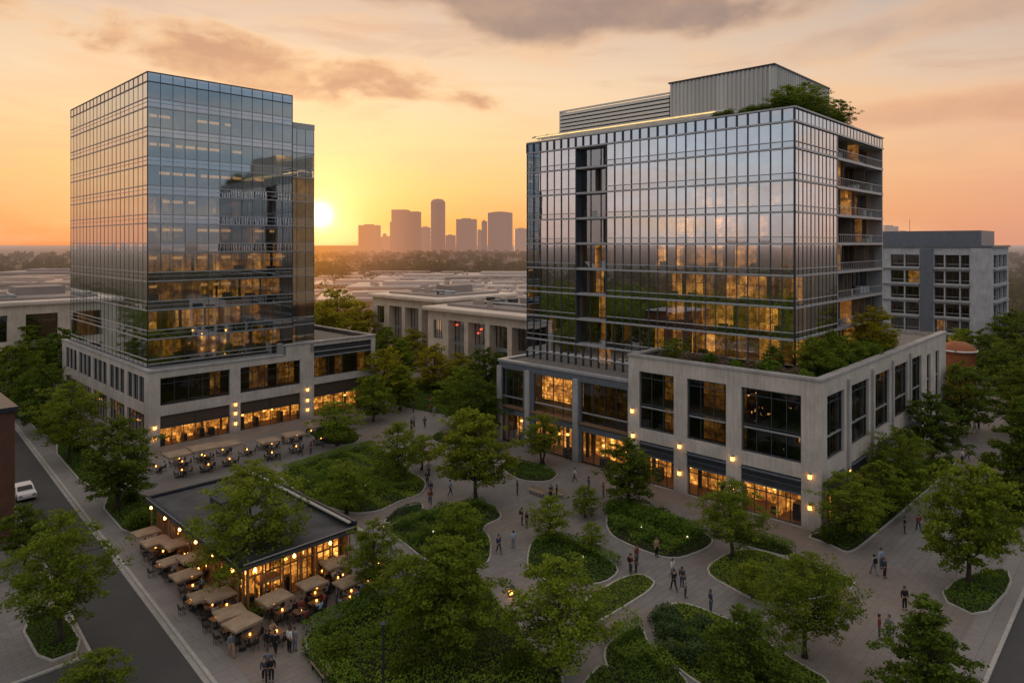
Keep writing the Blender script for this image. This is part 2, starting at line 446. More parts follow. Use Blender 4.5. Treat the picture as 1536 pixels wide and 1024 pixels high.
# ------------------------------------------------------------------ mesh helpers
class MB:
    def __init__(s):
        s.v, s.f, s.m, s.lit = [], [], [], []
    def quad(s, a, b, c, d, m=0, lit=0.):
        i = len(s.v); s.v += [tuple(a), tuple(b), tuple(c), tuple(d)]
        s.f.append((i, i + 1, i + 2, i + 3)); s.m.append(m); s.lit.append(lit)
    def poly(s, pts, m=0, lit=0.):
        i = len(s.v); s.v += [tuple(p) for p in pts]
        s.f.append(tuple(range(i, i + len(pts)))); s.m.append(m); s.lit.append(lit)
    def hexa(s, c, m=0, lit=0.):
        i = len(s.v); s.v += [tuple(p) for p in c]
        for f in ((0, 3, 2, 1), (4, 5, 6, 7), (0, 1, 5, 4), (1, 2, 6, 5), (2, 3, 7, 6), (3, 0, 4, 7)):
            s.f.append(tuple(i + k for k in f)); s.m.append(m); s.lit.append(lit)
    def box(s, x0, x1, y0, y1, z0, z1, m=0, lit=0.):
        s.hexa([(x0, y0, z0), (x1, y0, z0), (x1, y1, z0), (x0, y1, z0), (x0, y0, z1), (x1, y0, z1), (x1, y1, z1), (x0, y1, z1)], m, lit)
    def tube(s, pts, rad, n=8, m=0, cap=True):
        rings = []
        P = [Vector(p) for p in pts]
        for k, p in enumerate(P):
            d = (P[min(k + 1, len(P) - 1)] - P[max(k - 1, 0)]).normalized()
            a = d.orthogonal().normalized(); b = d.cross(a)
            r = rad[k] if hasattr(rad, '__len__') else rad
            i = len(s.v)
            for j in range(n):
                an = 2 * math.pi * j / n
                s.v.append(tuple(p + (a * math.cos(an) + b * math.sin(an)) * r))
            rings.append(i)
        for k in range(len(rings) - 1):
            for j in range(n):
                s.f.append((rings[k] + j, rings[k] + (j + 1) % n, rings[k + 1] + (j + 1) % n, rings[k + 1] + j)); s.m.append(m); s.lit.append(0.)
        if cap:
            s.f.append(tuple(rings[0] + j for j in reversed(range(n)))); s.m.append(m); s.lit.append(0.)
            s.f.append(tuple(rings[-1] + j for j in range(n))); s.m.append(m); s.lit.append(0.)
    def lathe(s, prof, n=16, m=0, c=(0, 0)):
        rings = []
        for r, z in prof:
            i = len(s.v)
            for j in range(n):
                an = 2 * math.pi * j / n
                s.v.append((c[0] + r * math.cos(an), c[1] + r * math.sin(an), z))
            rings.append(i)
        for k in range(len(rings) - 1):
            for j in range(n):
                s.f.append((rings[k] + j, rings[k] + (j + 1) % n, rings[k + 1] + (j + 1) % n, rings[k + 1] + j)); s.m.append(m); s.lit.append(0.)
        s.f.append(tuple(rings[-1] + j for j in range(n))); s.m.append(m); s.lit.append(0.)
    def build(s, name, mats, parent=None, bevel=0., smooth=False):
        me = bpy.data.meshes.new(name)
        me.from_pydata(s.v, [], s.f)
        mats = mats if isinstance(mats, (list, tuple)) else [mats]
        for k in mats: me.materials.append(M[k])
        me.polygons.foreach_set('material_index', s.m)
        if any(s.lit):
            at = me.attributes.new('lit', 'FLOAT', 'FACE'); at.data.foreach_set('value', s.lit)
        if smooth: me.polygons.foreach_set('use_smooth', [True] * len(s.f))
        me.update()
        o = bpy.data.objects.new(name, me); COL.objects.link(o)
        if parent: o.parent = parent
        if bevel:
            b = o.modifiers.new('edge', 'BEVEL'); b.width = bevel; b.segments = 2; b.limit_method = 'ANGLE'; b.angle_limit = R(40)
        return o

def tag(o, label, cat, group=None, kind=None):
    if kind: o['kind'] = kind
    if label: o['label'] = label
    if cat: o['category'] = cat
    if group: o['group'] = group
    return o

def thing(name, label, cat, loc=(0, 0, 0), rz=0., group=None):
    o = bpy.data.objects.new(name, None); COL.objects.link(o)
    o.empty_display_size = .3
    o.location = loc; o.rotation_euler = (0, 0, rz)
    return tag(o, label, cat, group)

def struct(o):
    o['kind'] = 'structure'; return o

def dup(root, loc, rz, label, group=None, scale=None):
    r = root.copy(); COL.objects.link(r)
    r.location = loc; r.rotation_euler = (0, 0, rz)
    if scale is not None: r.scale = scale if hasattr(scale, '__len__') else (scale,) * 3
    r['label'] = label
    if group: r['group'] = group
    for ch in KIDS.get(root.name, []):
        c = ch.copy(); COL.objects.link(c); c.parent = r
        for g in KIDS.get(ch.name, []):
            d = g.copy(); COL.objects.link(d); d.parent = c
    return r
KIDS = {}
def note_kids(root):
    for o in list(COL.objects):
        if o.parent is root:
            KIDS.setdefault(root.name, []).append(o)
            for g in COL.objects:
                if g.parent is o: KIDS.setdefault(o.name, []).append(g)

class Face:
    """a vertical wall plane: a along it, d outward, z up (local coordinates of the building)"""
    def __init__(s, O, t, n): s.O, s.t, s.n = O, t, n
    def p(s, a, d, z): return (s.O[0] + s.t[0] * a + s.n[0] * d, s.O[1] + s.t[1] * a + s.n[1] * d, z)
    def quad(s, mb, a0, a1, d, z0, z1, m=0, lit=0., j=0.):
        e = [random.uniform(-j, j) for _ in range(3)] if j else (0, 0, 0)
        mb.quad(s.p(a0, d, z0), s.p(a1, d + e[0], z0), s.p(a1, d + e[0] + e[1], z1), s.p(a0, d + e[1], z1), m, lit)
    def box(s, mb, a0, a1, d0, d1, z0, z1, m=0, lit=0.):
        mb.hexa([s.p(a0, d1, z0), s.p(a1, d1, z0), s.p(a1, d0, z0), s.p(a0, d0, z0), s.p(a0, d1, z1), s.p(a1, d1, z1), s.p(a1, d0, z1), s.p(a0, d0, z1)], m, lit)

def wall_with_openings(mb, face, L, z0, z1, openings, reveal=.5, m=0, a_start=0.):
    As = sorted({a_start, L} | {o[0] for o in openings} | {o[1] for o in openings})
    Zs = sorted({z0, z1} | {o[2] for o in openings} | {o[3] for o in openings})
    for i in range(len(As) - 1):
        for j in range(len(Zs) - 1):
            ca, cz = (As[i] + As[i + 1]) / 2, (Zs[j] + Zs[j + 1]) / 2
            if any(o[0] < ca < o[1] and o[2] < cz < o[3] for o in openings): continue
            face.quad(mb, As[i], As[i + 1], 0, Zs[j], Zs[j + 1], m)
    for a0, a1, b0, b1 in openings:
        mb.quad(face.p(a0, 0, b0), face.p(a0, 0, b1), face.p(a0, -reveal, b1), face.p(a0, -reveal, b0), m)
        mb.quad(face.p(a1, 0, b0), face.p(a1, 0, b1), face.p(a1, -reveal, b1), face.p(a1, -reveal, b0), m)
        mb.quad(face.p(a0, 0, b1), face.p(a1, 0, b1), face.p(a1, -reveal, b1), face.p(a0, -reveal, b1), m)
        mb.quad(face.p(a0, 0, b0), face.p(a1, 0, b0), face.p(a1, -reveal, b0), face.p(a0, -reveal, b0), m)

def window(root, face, a0, a1, z0, z1, d=-.35, nv=3, bars=(), mat='dark_glass', fr='mullion_metal', name='window', w=.09, lab=None, split=None):
    """one window: frame (the part) with its pane"""
    mb = MB()
    face.box(mb, a0, a0 + w, d, d + .14, z0, z1); face.box(mb, a1 - w, a1, d, d + .14, z0, z1)
    face.box(mb, a0 + w, a1 - w, d, d + .14, z1 - w, z1); face.box(mb, a0 + w, a1 - w, d, d + .14, z0, z0 + w)
    for k in range(1, nv):
        a = a0 + (a1 - a0) * k / nv
        face.box(mb, a - .035, a + .035, d + .005, d + .12, z0 + w, z1 - w)
    for zb, th, mt in bars:
        face.box(mb, a0 + w, a1 - w, d - .02, d + .17, zb, zb + th, mt)
    o = mb.build(name, [fr, 'fin_metal'], root)
    g = MB()
    n = max(nv, 1)
    for k in range(n):
        face.quad(g, a0 + w + (a1 - a0 - 2 * w) * k / n, a0 + w + (a1 - a0 - 2 * w) * (k + 1) / n, d + .05, z0 + w, z1 - w, j=.006)
    g.build('pane', mat, o)
    if lab: o['label'] = lab
    return o

def sconce(root, face, a, z):
    mb = MB()
    face.box(mb, a - .10, a + .10, .0, .06, z - .28, z + .28, 0)
    face.box(mb, a - .15, a + .15, .06, .26, z - .22, z + .22, 1)
    face.box(mb, a - .18, a + .18, .05, .29, z + .22, z + .27, 0)
    mb.build('wall_lamp', ['dark_metal', 'lamp_warm'], root)

def curtain_band(root, face, L, n, z0, z1, kind, a0=0., skip=None, mat='tower_glass', fin=.12):
    """one storey of a curtain wall: panes, then its frame"""
    g, fr = MB(), MB()
    dz = z1 - z0
    xs = [a0 + (L - a0) * k / n for k in range(n + 1)]
    if kind == 'left':
        sp = min(1.25, dz * .4)
        for k in range(n):
            face.quad(g, xs[k], xs[k + 1], 0, z0, z0 + sp, 1, j=.005)
            face.quad(g, xs[k], xs[k + 1], 0, z0 + sp, z1, 0, j=.004)
        for zz, th, dd in ((z0 - .08, .16, .10), (z0 + sp * .52, .06, .05), (z0 + sp - .06, .13, .09)):
            face.box(fr, a0, L, 0.0, dd, zz, zz + th, 1)
        for k in range(n + 1):
            face.box(fr, xs[k] - .032, xs[k] + .032, 0.002, .035, z0 + .10, z1 - .10, 0)
    else:
        for k in range(n):
            if skip and skip[0] < (xs[k] + xs[k + 1]) / 2 < skip[1]: continue
            face.quad(g, xs[k], xs[k + 1], 0, z0, z0 + .75, 1, j=.003)
            face.quad(g, xs[k], xs[k + 1], 0, z0 + .75, z1, 0, j=.004)
        face.box(fr, a0, L, 0.0, .20, z0 - .10, z0 + .10, 1)
        face.box(fr, a0, L, 0.0, .12, z0 + .70, z0 + .79, 1)
        for k in range(n + 1):
            if skip and skip[0] + .3 < xs[k] < skip[1] - .3: continue
            face.box(fr, xs[k] - .045, xs[k] + .045, 0.002, fin if k % 2 == 0 else fin * .7, z0 + .10, z1 - .10, 0)
    o = g.build('window_band', [mat, 'spandrel_glass'], root)
    fr.build('window_frame', ['mullion_metal', 'fin_metal'], o)
    return o

glass('spandrel_glass', (.80, .84, .88), .66, (.10, .11, .12), wav=.003)

def rooms(root, faces, z0, z1, litf, depth=3.6, cell=1.7, ceil_lights=None, name='office_interior', mats=('office_room', 'slab_white', 'ceiling_light')):
    """what one sees of a storey through its glass: lit or dark back wall cells, cross walls, ceiling lamps"""
    mb = MB()
    for fi, (face, a0, a1) in enumerate(faces):
        n = max(1, int((a1 - a0) / cell))
        for k in range(n):
            b0, b1 = a0 + (a1 - a0) * k / n, a0 + (a1 - a0) * (k + 1) / n
            l = litf(fi, (b0 + b1) / 2)
            dd = -depth + random.uniform(-.6, .9)
            face.quad(mb, b0, b1, dd, z0 + .2, z1 - .22, 0, l)
            if random.random() < .3:
                face.box(mb, b0, b0 + .12, -depth - .6, -.5, z0 + .2, z1 - .22, 0, l * .35)
            if random.random() < .35:      # desks, planters, people-height clutter near the glass
                h = random.uniform(.7, 1.3)
                face.box(mb, b0 + .2, b1 - .2, -1.8, -1.1, z0 + .2, z0 + h, 1, 0)
            if ceil_lights:
                l2 = ceil_lights(fi, (b0 + b1) / 2)
                if l2 > 0:
                    face.quad(mb, b0 + .15, b1 - .15, -1.9 , z1 - .95, z1 - .55, 2, l2)
    return mb.build(name, list(mats), root)

# ------------------------------------------------------------------ the setting: ground, streets, paving
def sheet(name, pts, z, mat):
    mb = MB(); mb.poly([(p[0], p[1], z) for p in pts]); return struct(mb.build(name, mat))
def pqrect(p0, p1, q0, q1): return [PQ(p0, q0), PQ(p1, q0), PQ(p1, q1), PQ(p0, q1)]

mb = MB(); mb.quad((-9000, -9000, -.30), (9000, -9000, -.30), (9000, 9000, -.30), (-9000, 9000, -.30))
struct(mb.build('ground', 'dusk_ground'))
def KP(q, off=0.): return 18.0 + (q - 44) * .052 + off      # the service road's kerb runs slightly askew
def skew(o0, o1, q0, q1): return [PQ(KP(q0, o0), q0), PQ(KP(q0, o1), q0), PQ(KP(q1, o1), q1), PQ(KP(q1, o0), q1)]
sheet('road', skew(-4.85, 0, -60, 420), -.12, 'asphalt')
sheet('side_road', [PQ(-40, 30), PQ(KP(30, -.5), 30), PQ(KP(53, -.5), 53), PQ(-40, 53)], -.116, 'asphalt')
sheet('cross_road', pqrect(-60, 420, -3, 8.5), -.112, 'asphalt')
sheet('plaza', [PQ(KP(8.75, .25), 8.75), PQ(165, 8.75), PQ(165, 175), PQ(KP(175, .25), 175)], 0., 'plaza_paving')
sheet('pavement', skew(.25, 1.75, 8.75, 400), .004, 'walk_concrete')
sheet('sidewalk', pqrect(KP(8.75, 1.75), 165, 8.75, 10.6), .004, 'walk_concrete')
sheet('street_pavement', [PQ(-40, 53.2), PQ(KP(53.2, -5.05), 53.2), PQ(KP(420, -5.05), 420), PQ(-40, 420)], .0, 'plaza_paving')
sheet('gutter', skew(-.35, 0, 8.75, 260), -.108, 'concrete')
def kerb(a, b, w):
    """row of kerb stones from a to b (plaza coordinates p, q), w wide"""
    A, B = Vector(PQ(*a)[:2]), Vector(PQ(*b)[:2])
    d = B - A; L = d.length; n = int(L / 1.0)
    mb = MB()
    for k in range(n):
        mb.box(L * k / n + .006, L * (k + 1) / n - .006, 0, w, -.14, .02 + random.uniform(-.003, .003))
    o = mb.build('kerb', 'kerb_stone'); o.location = (A.x, A.y, 0); o.rotation_euler = (0, 0, math.atan2(d.y, d.x))
    return struct(o)
kerb((KP(260), 260), (KP(8.75), 8.75), .25)
kerb((KP(8.75), 8.5), (200, 8.5), .25)
kerb((KP(260, -5.05), 260), (KP(53.2, -5.05), 53.2), .2)
kerb((-10, 53.0), (KP(53, -4.85), 53.0), .2)

# ------------------------------------------------------------------ planting prototypes
def leaf_mesh(name, C, size, up=.5, tint=None, aspect=.62, mats='leaf_green'):
    """C: n x 3 leaf centres"""
    n = len(C)
    nrm = rng.normal(size=(n, 3)); nrm[:, 2] = np.abs(nrm[:, 2]) + up
    nrm /= np.linalg.norm(nrm, axis=1)[:, None]
    a = np.cross(nrm, rng.normal(size=(n, 3))); a /= np.linalg.norm(a, axis=1)[:, None] + 1e-9
    b = np.cross(nrm, a)
    s = size * rng.uniform(.65, 1.3, n)[:, None]
    V = np.empty((n, 4, 3))
    V[:, 0] = C + a * s * .5; V[:, 1] = C + b * s * .5 * aspect + nrm * s * .08
    V[:, 2] = C - a * s * .5; V[:, 3] = C - b * s * .5 * aspect + nrm * s * .08
    me = bpy.data.meshes.new(name)
    me.vertices.add(n * 4); me.vertices.foreach_set('co', V.reshape(-1).astype('f4'))
    me.loops.add(n * 4); me.loops.foreach_set('vertex_index', np.arange(n * 4, dtype='i4'))
    me.polygons.add(n); me.polygons.foreach_set('loop_start', np.arange(0, n * 4, 4, dtype='i4'))
    try: me.polygons.foreach_set('loop_total', np.full(n, 4, dtype='i4'))
    except Exception: pass
    at = me.attributes.new('tint', 'FLOAT', 'FACE')
    tt = np.clip(tint if tint is not None else rng.random(n), 0, 1)
    at.data.foreach_set('value', tt.astype('f4'))
    me.materials.append(M[mats])
    me.update(calc_edges=True); me.validate()
    return me

def make_tree(name, h, rad, clear, shape, n_limb, leaves, mat, label='', leaf_size=.30, seedv=0, stems=1, droop=.12):
    """tapered trunk and limbs, crown of leaf sprays carried on the limbs"""
    rs = np.random.default_rng(100 + seedv)
    root = thing(name, label, 'tree', (0, 0, -500))
    tb = MB()
    centres, tint = [], []
    for st in range(stems):
        off = Vector((rs.uniform(-.4, .4), rs.uniform(-.4, .4), 0)) if stems > 1 else Vector((0, 0, 0))
        lean = Vector((rs.uniform(-.05, .05), rs.uniform(-.05, .05), 0)) * h
        K = 9
        tr = [off + lean * (k / K) ** 1.5 + Vector((rs.normal() * .06, rs.normal() * .06, 0)) * (k > 0) + Vector((0, 0, h * .93 * k / K)) for k in range(K + 1)]
        r0 = .018 * h + .03
        tb.tube(tr, [max(.015, r0 * (1 - k / (K + .4)) ** .8) * (1.5 if k == 0 else 1) for k in range(K + 1)], 8)
        def trunk_at(z):
            u = min(max(z / (h * .93) * K, 0), K - 1e-3); k = int(u); return tr[k].lerp(tr[k + 1], u - k)
        nl = n_limb // stems
        per = leaves // stems
        weights = []
        limbs = []
        for i in range(nl):
            f = (i + rs.random()) / nl
            if shape == 'cone': env = (1 - f) ** .85 * (.55 + .45 * min(1, f * 6)) + .05
            elif shape == 'round': env = math.sqrt(max(0.02, 1 - (2 * f - .85) ** 2 / 1.35)) * (1 if f < .9 else .8)
            else: env = (math.sin(math.pi * min(1, (f * .86 + .14))) ** .65)   # oval
            z = clear + (h * .98 - clear) * f
            an = i * 2.399 + rs.uniform(-.5, .5)
            ln = rad * env * rs.uniform(.68, 1.12)
            zs = max(clear * .75, z - ln * rs.uniform(.25, .55))
            p0 = trunk_at(min(zs, h * .9))
            p3 = Vector((off.x + lean.x * f + math.cos(an) * ln, off.y + lean.y * f + math.sin(an) * ln, z + rs.uniform(-.3, .3) - droop * ln))
            pm = p0.lerp(p3, .5) + Vector((0, 0, .10 * ln))
            tb.tube([p0, pm, p3], [r0 * .34 * (1 - f * .5), r0 * .2 * (1 - f * .5), .012], 5, cap=False)
            limbs.append((p0, pm, p3, ln, f))
            weights.append(ln + .3)
        W = sum(weights)
        for (p0, pm, p3, ln, f), w in zip(limbs, weights):
            nclump = max(2, int(3 + ln * 1.6))
            nper = max(6, int(per * w / W / nclump))
            light = rs.uniform(0, .5)
            for c in range(nclump):
                u = 1 - (c / nclump) ** 1.2 * .78
                base = p0.lerp(pm, min(1, u * 2)) if u < .5 else pm.lerp(p3, (u - .5) * 2)
                sp = .24 + .20 * ln
                cc = np.array(base) + rs.normal(size=3) * [sp * .6, sp * .6, sp * .25]
                cr = rs.uniform(.5, .95) * (.42 + .14 * ln)
                d = rs.normal(size=(nper, 3)); d /= np.linalg.norm(d, axis=1)[:, None]
                d *= (rs.random((nper, 1)) ** .45) * [cr, cr, cr * .48]
                centres.append(cc + d)
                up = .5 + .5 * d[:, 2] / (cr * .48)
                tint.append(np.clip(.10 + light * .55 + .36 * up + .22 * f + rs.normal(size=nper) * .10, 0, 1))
    t = tb.build('trunk', 'bark', root, smooth=True)
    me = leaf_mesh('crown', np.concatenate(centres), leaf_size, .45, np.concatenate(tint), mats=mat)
    c = bpy.data.objects.new('crown', me); COL.objects.link(c); c.parent = root
    KIDS[root.name] = [t, c]
    root['h'] = h
    return root

def make_bush(name, w, h, n, mat, label, leaf_size=.16, seedv=0, lumps=9, cat='shrub'):
    rs = np.random.default_rng(900 + seedv)
    root = thing(name, label, cat, (0, 0, -500))
    cs, tn = [], []
    st = MB()
    for i in range(lumps):
        an, rr = rs.uniform(0, 6.28), w * .5 * math.sqrt(rs.random()) * .7
        c = np.array([math.cos(an) * rr, math.sin(an) * rr, h * rs.uniform(.35, .62) * (1 - .4 * rr / (w * .5))])
        r = w * rs.uniform(.2, .3)
        d = rs.normal(size=(n // lumps, 3)); d /= np.linalg.norm(d, axis=1)[:, None]
        d *= (rs.random((len(d), 1)) ** .3) * [r, r, h * .42]
        P = c + d; P[:, 2] = np.maximum(P[:, 2], .03)
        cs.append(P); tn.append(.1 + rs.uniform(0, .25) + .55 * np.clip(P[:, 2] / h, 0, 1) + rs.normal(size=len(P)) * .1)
        st.tube([(0, 0, 0), (c[0] * .6, c[1] * .6, c[2] * .6), tuple(c)], [.03, .02, .01], 5, cap=False)
    s = st.build('stem', 'bark', root)
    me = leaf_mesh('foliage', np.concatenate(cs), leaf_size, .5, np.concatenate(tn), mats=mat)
    c = bpy.data.objects.new('foliage', me); COL.objects.link(c); c.parent = root
    KIDS[root.name] = [s, c]
    root['h'] = h
    return root

TREES = {
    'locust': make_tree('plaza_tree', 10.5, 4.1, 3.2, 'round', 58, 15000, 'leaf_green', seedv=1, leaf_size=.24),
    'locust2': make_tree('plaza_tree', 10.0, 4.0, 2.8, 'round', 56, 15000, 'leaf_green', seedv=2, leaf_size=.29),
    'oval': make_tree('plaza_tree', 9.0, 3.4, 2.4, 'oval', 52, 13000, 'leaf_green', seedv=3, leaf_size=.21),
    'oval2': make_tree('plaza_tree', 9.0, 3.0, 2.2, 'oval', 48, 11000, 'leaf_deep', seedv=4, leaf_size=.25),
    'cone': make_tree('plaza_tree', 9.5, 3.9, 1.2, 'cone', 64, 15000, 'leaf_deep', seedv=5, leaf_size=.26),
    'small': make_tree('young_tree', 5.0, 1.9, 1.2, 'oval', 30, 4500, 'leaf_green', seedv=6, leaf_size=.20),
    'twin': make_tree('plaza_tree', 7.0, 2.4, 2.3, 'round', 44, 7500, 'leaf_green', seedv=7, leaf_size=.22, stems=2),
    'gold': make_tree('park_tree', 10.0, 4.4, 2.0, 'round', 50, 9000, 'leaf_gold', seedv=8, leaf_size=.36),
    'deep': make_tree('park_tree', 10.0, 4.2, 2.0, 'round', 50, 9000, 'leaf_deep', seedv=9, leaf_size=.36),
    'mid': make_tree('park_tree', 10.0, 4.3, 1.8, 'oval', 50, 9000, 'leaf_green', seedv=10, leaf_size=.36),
}
used_tree = set()
def put_tree(kind, x, y, top, label, group, z=0., wide=1.0, loc=None):
    """tree whose trunk foot the photo shows at pixel x, y and whose top it shows at row top"""
    P = G(x, y, z) if loc is None else loc
    src = TREES[kind]
    hgt = ((y - top) * P[1] / F) if loc is None else top
    s = hgt / src['h']
    first = kind not in used_tree
    rz = random.uniform(0, 6.28)
    sc3 = (s * wide, s * wide, s)
    if first:
        used_tree.add(kind)
        src.location = P; src.rotation_euler = (0, 0, rz); src.scale = sc3
        src['label'] = label; src['group'] = group
        return src
    return dup(src, P, rz, label, group, sc3)

T_PLAZA = 'trees standing in the plaza beds'
T_STREET = 'street trees along the office tower with the cafe terrace'
T_WALK = 'trees lining the wide walk beside the stone podium'
T_GAP = 'park trees in the gap between the two towers'
put_tree('locust', 370, 900, 690, 'tall green tree rising over the dark flat cafe roof and parasols', T_PLAZA, wide=.95)
put_tree('locust2', 665, 985, 812, 'broad bright green tree directly behind the black lamp post', T_PLAZA, wide=1.25)
put_tree('oval', 838, 1012, 835, 'bright green tree with gaps showing its trunk, beside the glowing lantern', T_PLAZA, wide=1.25)
put_tree('cone', 1402, 1085, 893, 'dark pyramidal tree at the lower edge next to the corner road', T_WALK, wide=1.1)
put_tree('locust', 1207, 985, 830, 'dark spreading tree at the wide walk, right behind the oval shrub bed', T_PLAZA, wide=1.15)
put_tree('oval2', 1122, 1075, 915, 'dark green tree cut off by the lower edge above the oval shrub bed', T_PLAZA, wide=1.3)
put_tree('locust2', 1452, 880, 690, 'large dark tree in the stone edged planter beside the corner road', T_WALK, wide=.88)
put_tree('cone', 1525, 770, 590, 'tall dark tree at the picture edge farther up the corner road', T_WALK, wide=.95)
put_tree('locust2', 714, 752, 610, 'big round tree with a slim straight trunk in the middle of the plaza', T_PLAZA, wide=1.0)
put_tree('oval', 1097, 838, 715, 'medium tree in front of the lit shop window at the podium corner', T_PLAZA, wide=1.1)
put_tree('oval2', 945, 765, 655, 'medium tree hiding the lit shop entrance beside the dark podium wing', T_PLAZA, wide=1.2)
put_tree('twin', 812, 698, 618, 'twin stemmed tree before the dark wing of the podium', T_PLAZA)
put_tree('small', 596, 726, 630, 'slim young tree standing on the terraced hedge lawn', T_PLAZA, wide=.95)
put_tree('small', 632, 704, 650, 'small round tree where the plaza paths meet', T_PLAZA, wide=1.25)
put_tree('small', 506, 668, 600, 'bushy small tree before the arcade of the cafe tower', T_PLAZA, wide=1.4)
put_tree('oval', 562, 902, 775, 'slender tree at the corner of the cafe terrace beside the long hedge', T_PLAZA, wide=.9)
put_tree('small', 824, 812, 742, 'small cone shaped tree on the trimmed triangular bed', T_PLAZA, wide=1.1)
put_tree('small', 888, 832, 782, 'tiny thin tree at the edge of the narrow stone path', T_PLAZA)
put_tree('small', 1128, 898, 838, 'little dark tree within the lawn bed below the shop window tree', T_PLAZA, wide=1.1)
put_tree('small', 690, 818, 752, 'low leafy tree amid the striped hedge bed', T_PLAZA, wide=1.3)
put_tree('small', 520, 770, 690, 'light bushy tree leaning over the cafe roof edge from the lawn', T_PLAZA, wide=1.2)
put_tree('small', 878, 776, 728, 'low shrubby tree next to the paved forecourt of the shops', T_PLAZA, wide=1.2)
put_tree('oval', 88, 968, 762, 'tree in the small stone edged planter across the service road', T_STREET, wide=.95)
put_tree('oval2', 176, 768, 625, 'street tree nearest the cafe roof on the tower side of the road', T_STREET, wide=1.15)
put_tree('locust', 103, 694, 570, 'street tree in front of the lit long arcade of the cafe tower', T_STREET, wide=1.0)
put_tree('deep', 62, 650, 545, 'street tree between the road and the far arcade end', T_STREET)
put_tree('mid', 22, 625, 515, 'street tree at the picture edge before the pale rear block', T_STREET)
put_tree('deep', 92, 590, 490, 'tree at the far rear corner of the cafe tower podium', T_STREET)
put_tree('mid', 45, 575, 485, 'tree below the pale flat roofed block on the far street', T_STREET)
put_tree('deep', 8, 560, 460, 'dark tree at the end of the service road', T_STREET)
put_tree('oval2', 38, 850, 755, 'dark tree between the brick building and the planter tree', T_STREET, wide=1.2)
put_tree('small', 140, 1055, 975, 'leafy young tree cut by the lower edge of the service road', T_STREET, wide=1.5)
put_tree('oval', 1275, 812, 705, 'tree against the stone podium at its lit corner', T_WALK, wide=1.2)
put_tree('locust', 1345, 752, 638, 'tree halfway along the flank of the stone podium', T_WALK, wide=1.0)
put_tree('oval2', 1400, 700, 588, 'tree at the far flank of the stone podium', T_WALK, wide=1.1)
put_tree('mid', 1320, 775, 690, 'low tree squeezed between two podium flank trees', T_WALK, wide=1.2)
put_tree('deep', 1442, 650, 540, 'dark tree below the round brick kiosk', T_WALK)
put_tree('deep', 1540, 655, 535, 'dense dark tree across the walk from the brick kiosk', T_WALK)
put_tree('deep', 1532, 612, 500, 'dense tree at the picture edge below the grey rear offices', T_WALK, wide=1.2)
put_tree('deep', 1470, 575, 492, 'rounded tree before the grey rear offices', T_WALK)
put_tree('mid', 1440, 560, 490, 'small tree between kiosk and grey rear offices', T_WALK)
put_tree('deep', 1522, 545, 462, 'tall dark tree at the corner of the grey rear offices', T_WALK, wide=1.1)
put_tree('cone', 1560, 705, 600, 'dark tree at the very edge farther along the corner road', T_WALK)
gap = [('gold', 505, 540, 432, 'golden tree touching the shaded end of the cafe tower'), ('gold', 540, 530, 452, 'golden tree just beyond the cafe tower roof terrace'),
       ('mid', 600, 575, 505, 'tree in front of the wide pale pavilion'), ('gold', 650, 585, 515, 'tree hiding the corner of the two storey pale block'),
       ('gold', 690, 590, 528, 'tree before the red lit windows of the pale block'), ('deep', 730, 600, 520, 'dark tree before the pale block next to the slate tower'),
       ('gold', 575, 610, 520, 'tree beside the promenade at the end of the cafe podium'), ('mid', 600, 615, 545, 'dark low tree at the promenade mouth'),
       ('mid', 690, 640, 545, 'tree bordering the promenade on its far bank'), ('deep', 715, 660, 560, 'dark tree behind the big round plaza tree'),
       ('mid', 740, 650, 575, 'tree at the end of the dark podium wing'), ('gold', 620, 548, 492, 'yellowish tree far behind the promenade'),
       ('mid', 580, 545, 488, 'tree between the golden pair and the pale pavilion'), ('mid', 560, 632, 560, 'dark tree against the end wall of the cafe podium'),
       ('gold', 770, 560, 500, 'yellowish tree squeezed next to the slate tower foot'), ('mid', 480, 525, 450, 'tree half hidden by the end of the cafe tower'),
       ('deep', 670, 545, 505, 'dark small tree at the foot of the pale block')]
for k, x, y, tp, lb in gap: put_tree(k, x, y, tp, lb, T_GAP)

# trees and shrubs on roofs
put_tree('small', 0, 0, 2.9, 'small tree on the podium roof before the slate tower', 'roof garden trees', loc=PQ(71.6, 42.5, 14.0), wide=1.4)
put_tree('mid', 0, 0, 4.6, 'rounded tree at the flank of the podium roof garden', 'roof garden trees', loc=PQ(78.5, 27.0, 14.0), wide=.8)
put_tree('small', 0, 0, 4.4, 'leafy tree at the roof garden corner of the podium', 'roof garden trees', loc=PQ(73.0, 27.0, 14.0), wide=1.2)
put_tree('gold', 0, 0, 6.2, 'bright tree at the far end of the podium roof garden', 'roof garden trees', loc=PQ(93.5, 27.0, 14.0), wide=1.0)
put_tree('mid', 0, 0, 4.4, 'dark tree high on the slate tower roof corner', 'roof garden trees', loc=PQ(93.0, 31.2, 42.4), wide=1.0)
put_tree('small', 0, 0, 4.6, 'light green tree before the penthouse on the slate tower roof', 'roof garden trees', loc=PQ(81.5, 31.0, 42.4), wide=1.4)
put_tree('small', 0, 0, 3.6, 'low tree at the very corner of the slate tower roof', 'roof garden trees', loc=PQ(77.5, 31.6, 42.4), wide=1.6)
put_tree('oval', 0, 0, 4.2, 'bushy roof tree between penthouse and corner tree of the slate tower', 'roof garden trees', loc=PQ(87.0, 31.4, 42.4), wide=1.2)
put_tree('small', 0, 0, 3.4, 'small roof garden tree near the middle of the planted flank', 'roof garden trees', loc=PQ(84.5, 27.2, 14.0), wide=1.5)
put_tree('oval2', 0, 0, 3.2, 'small dark tree by the slate tower corner on the planted podium roof', 'roof garden trees', loc=PQ(71.2, 30.5, 14.0), wide=1.3)

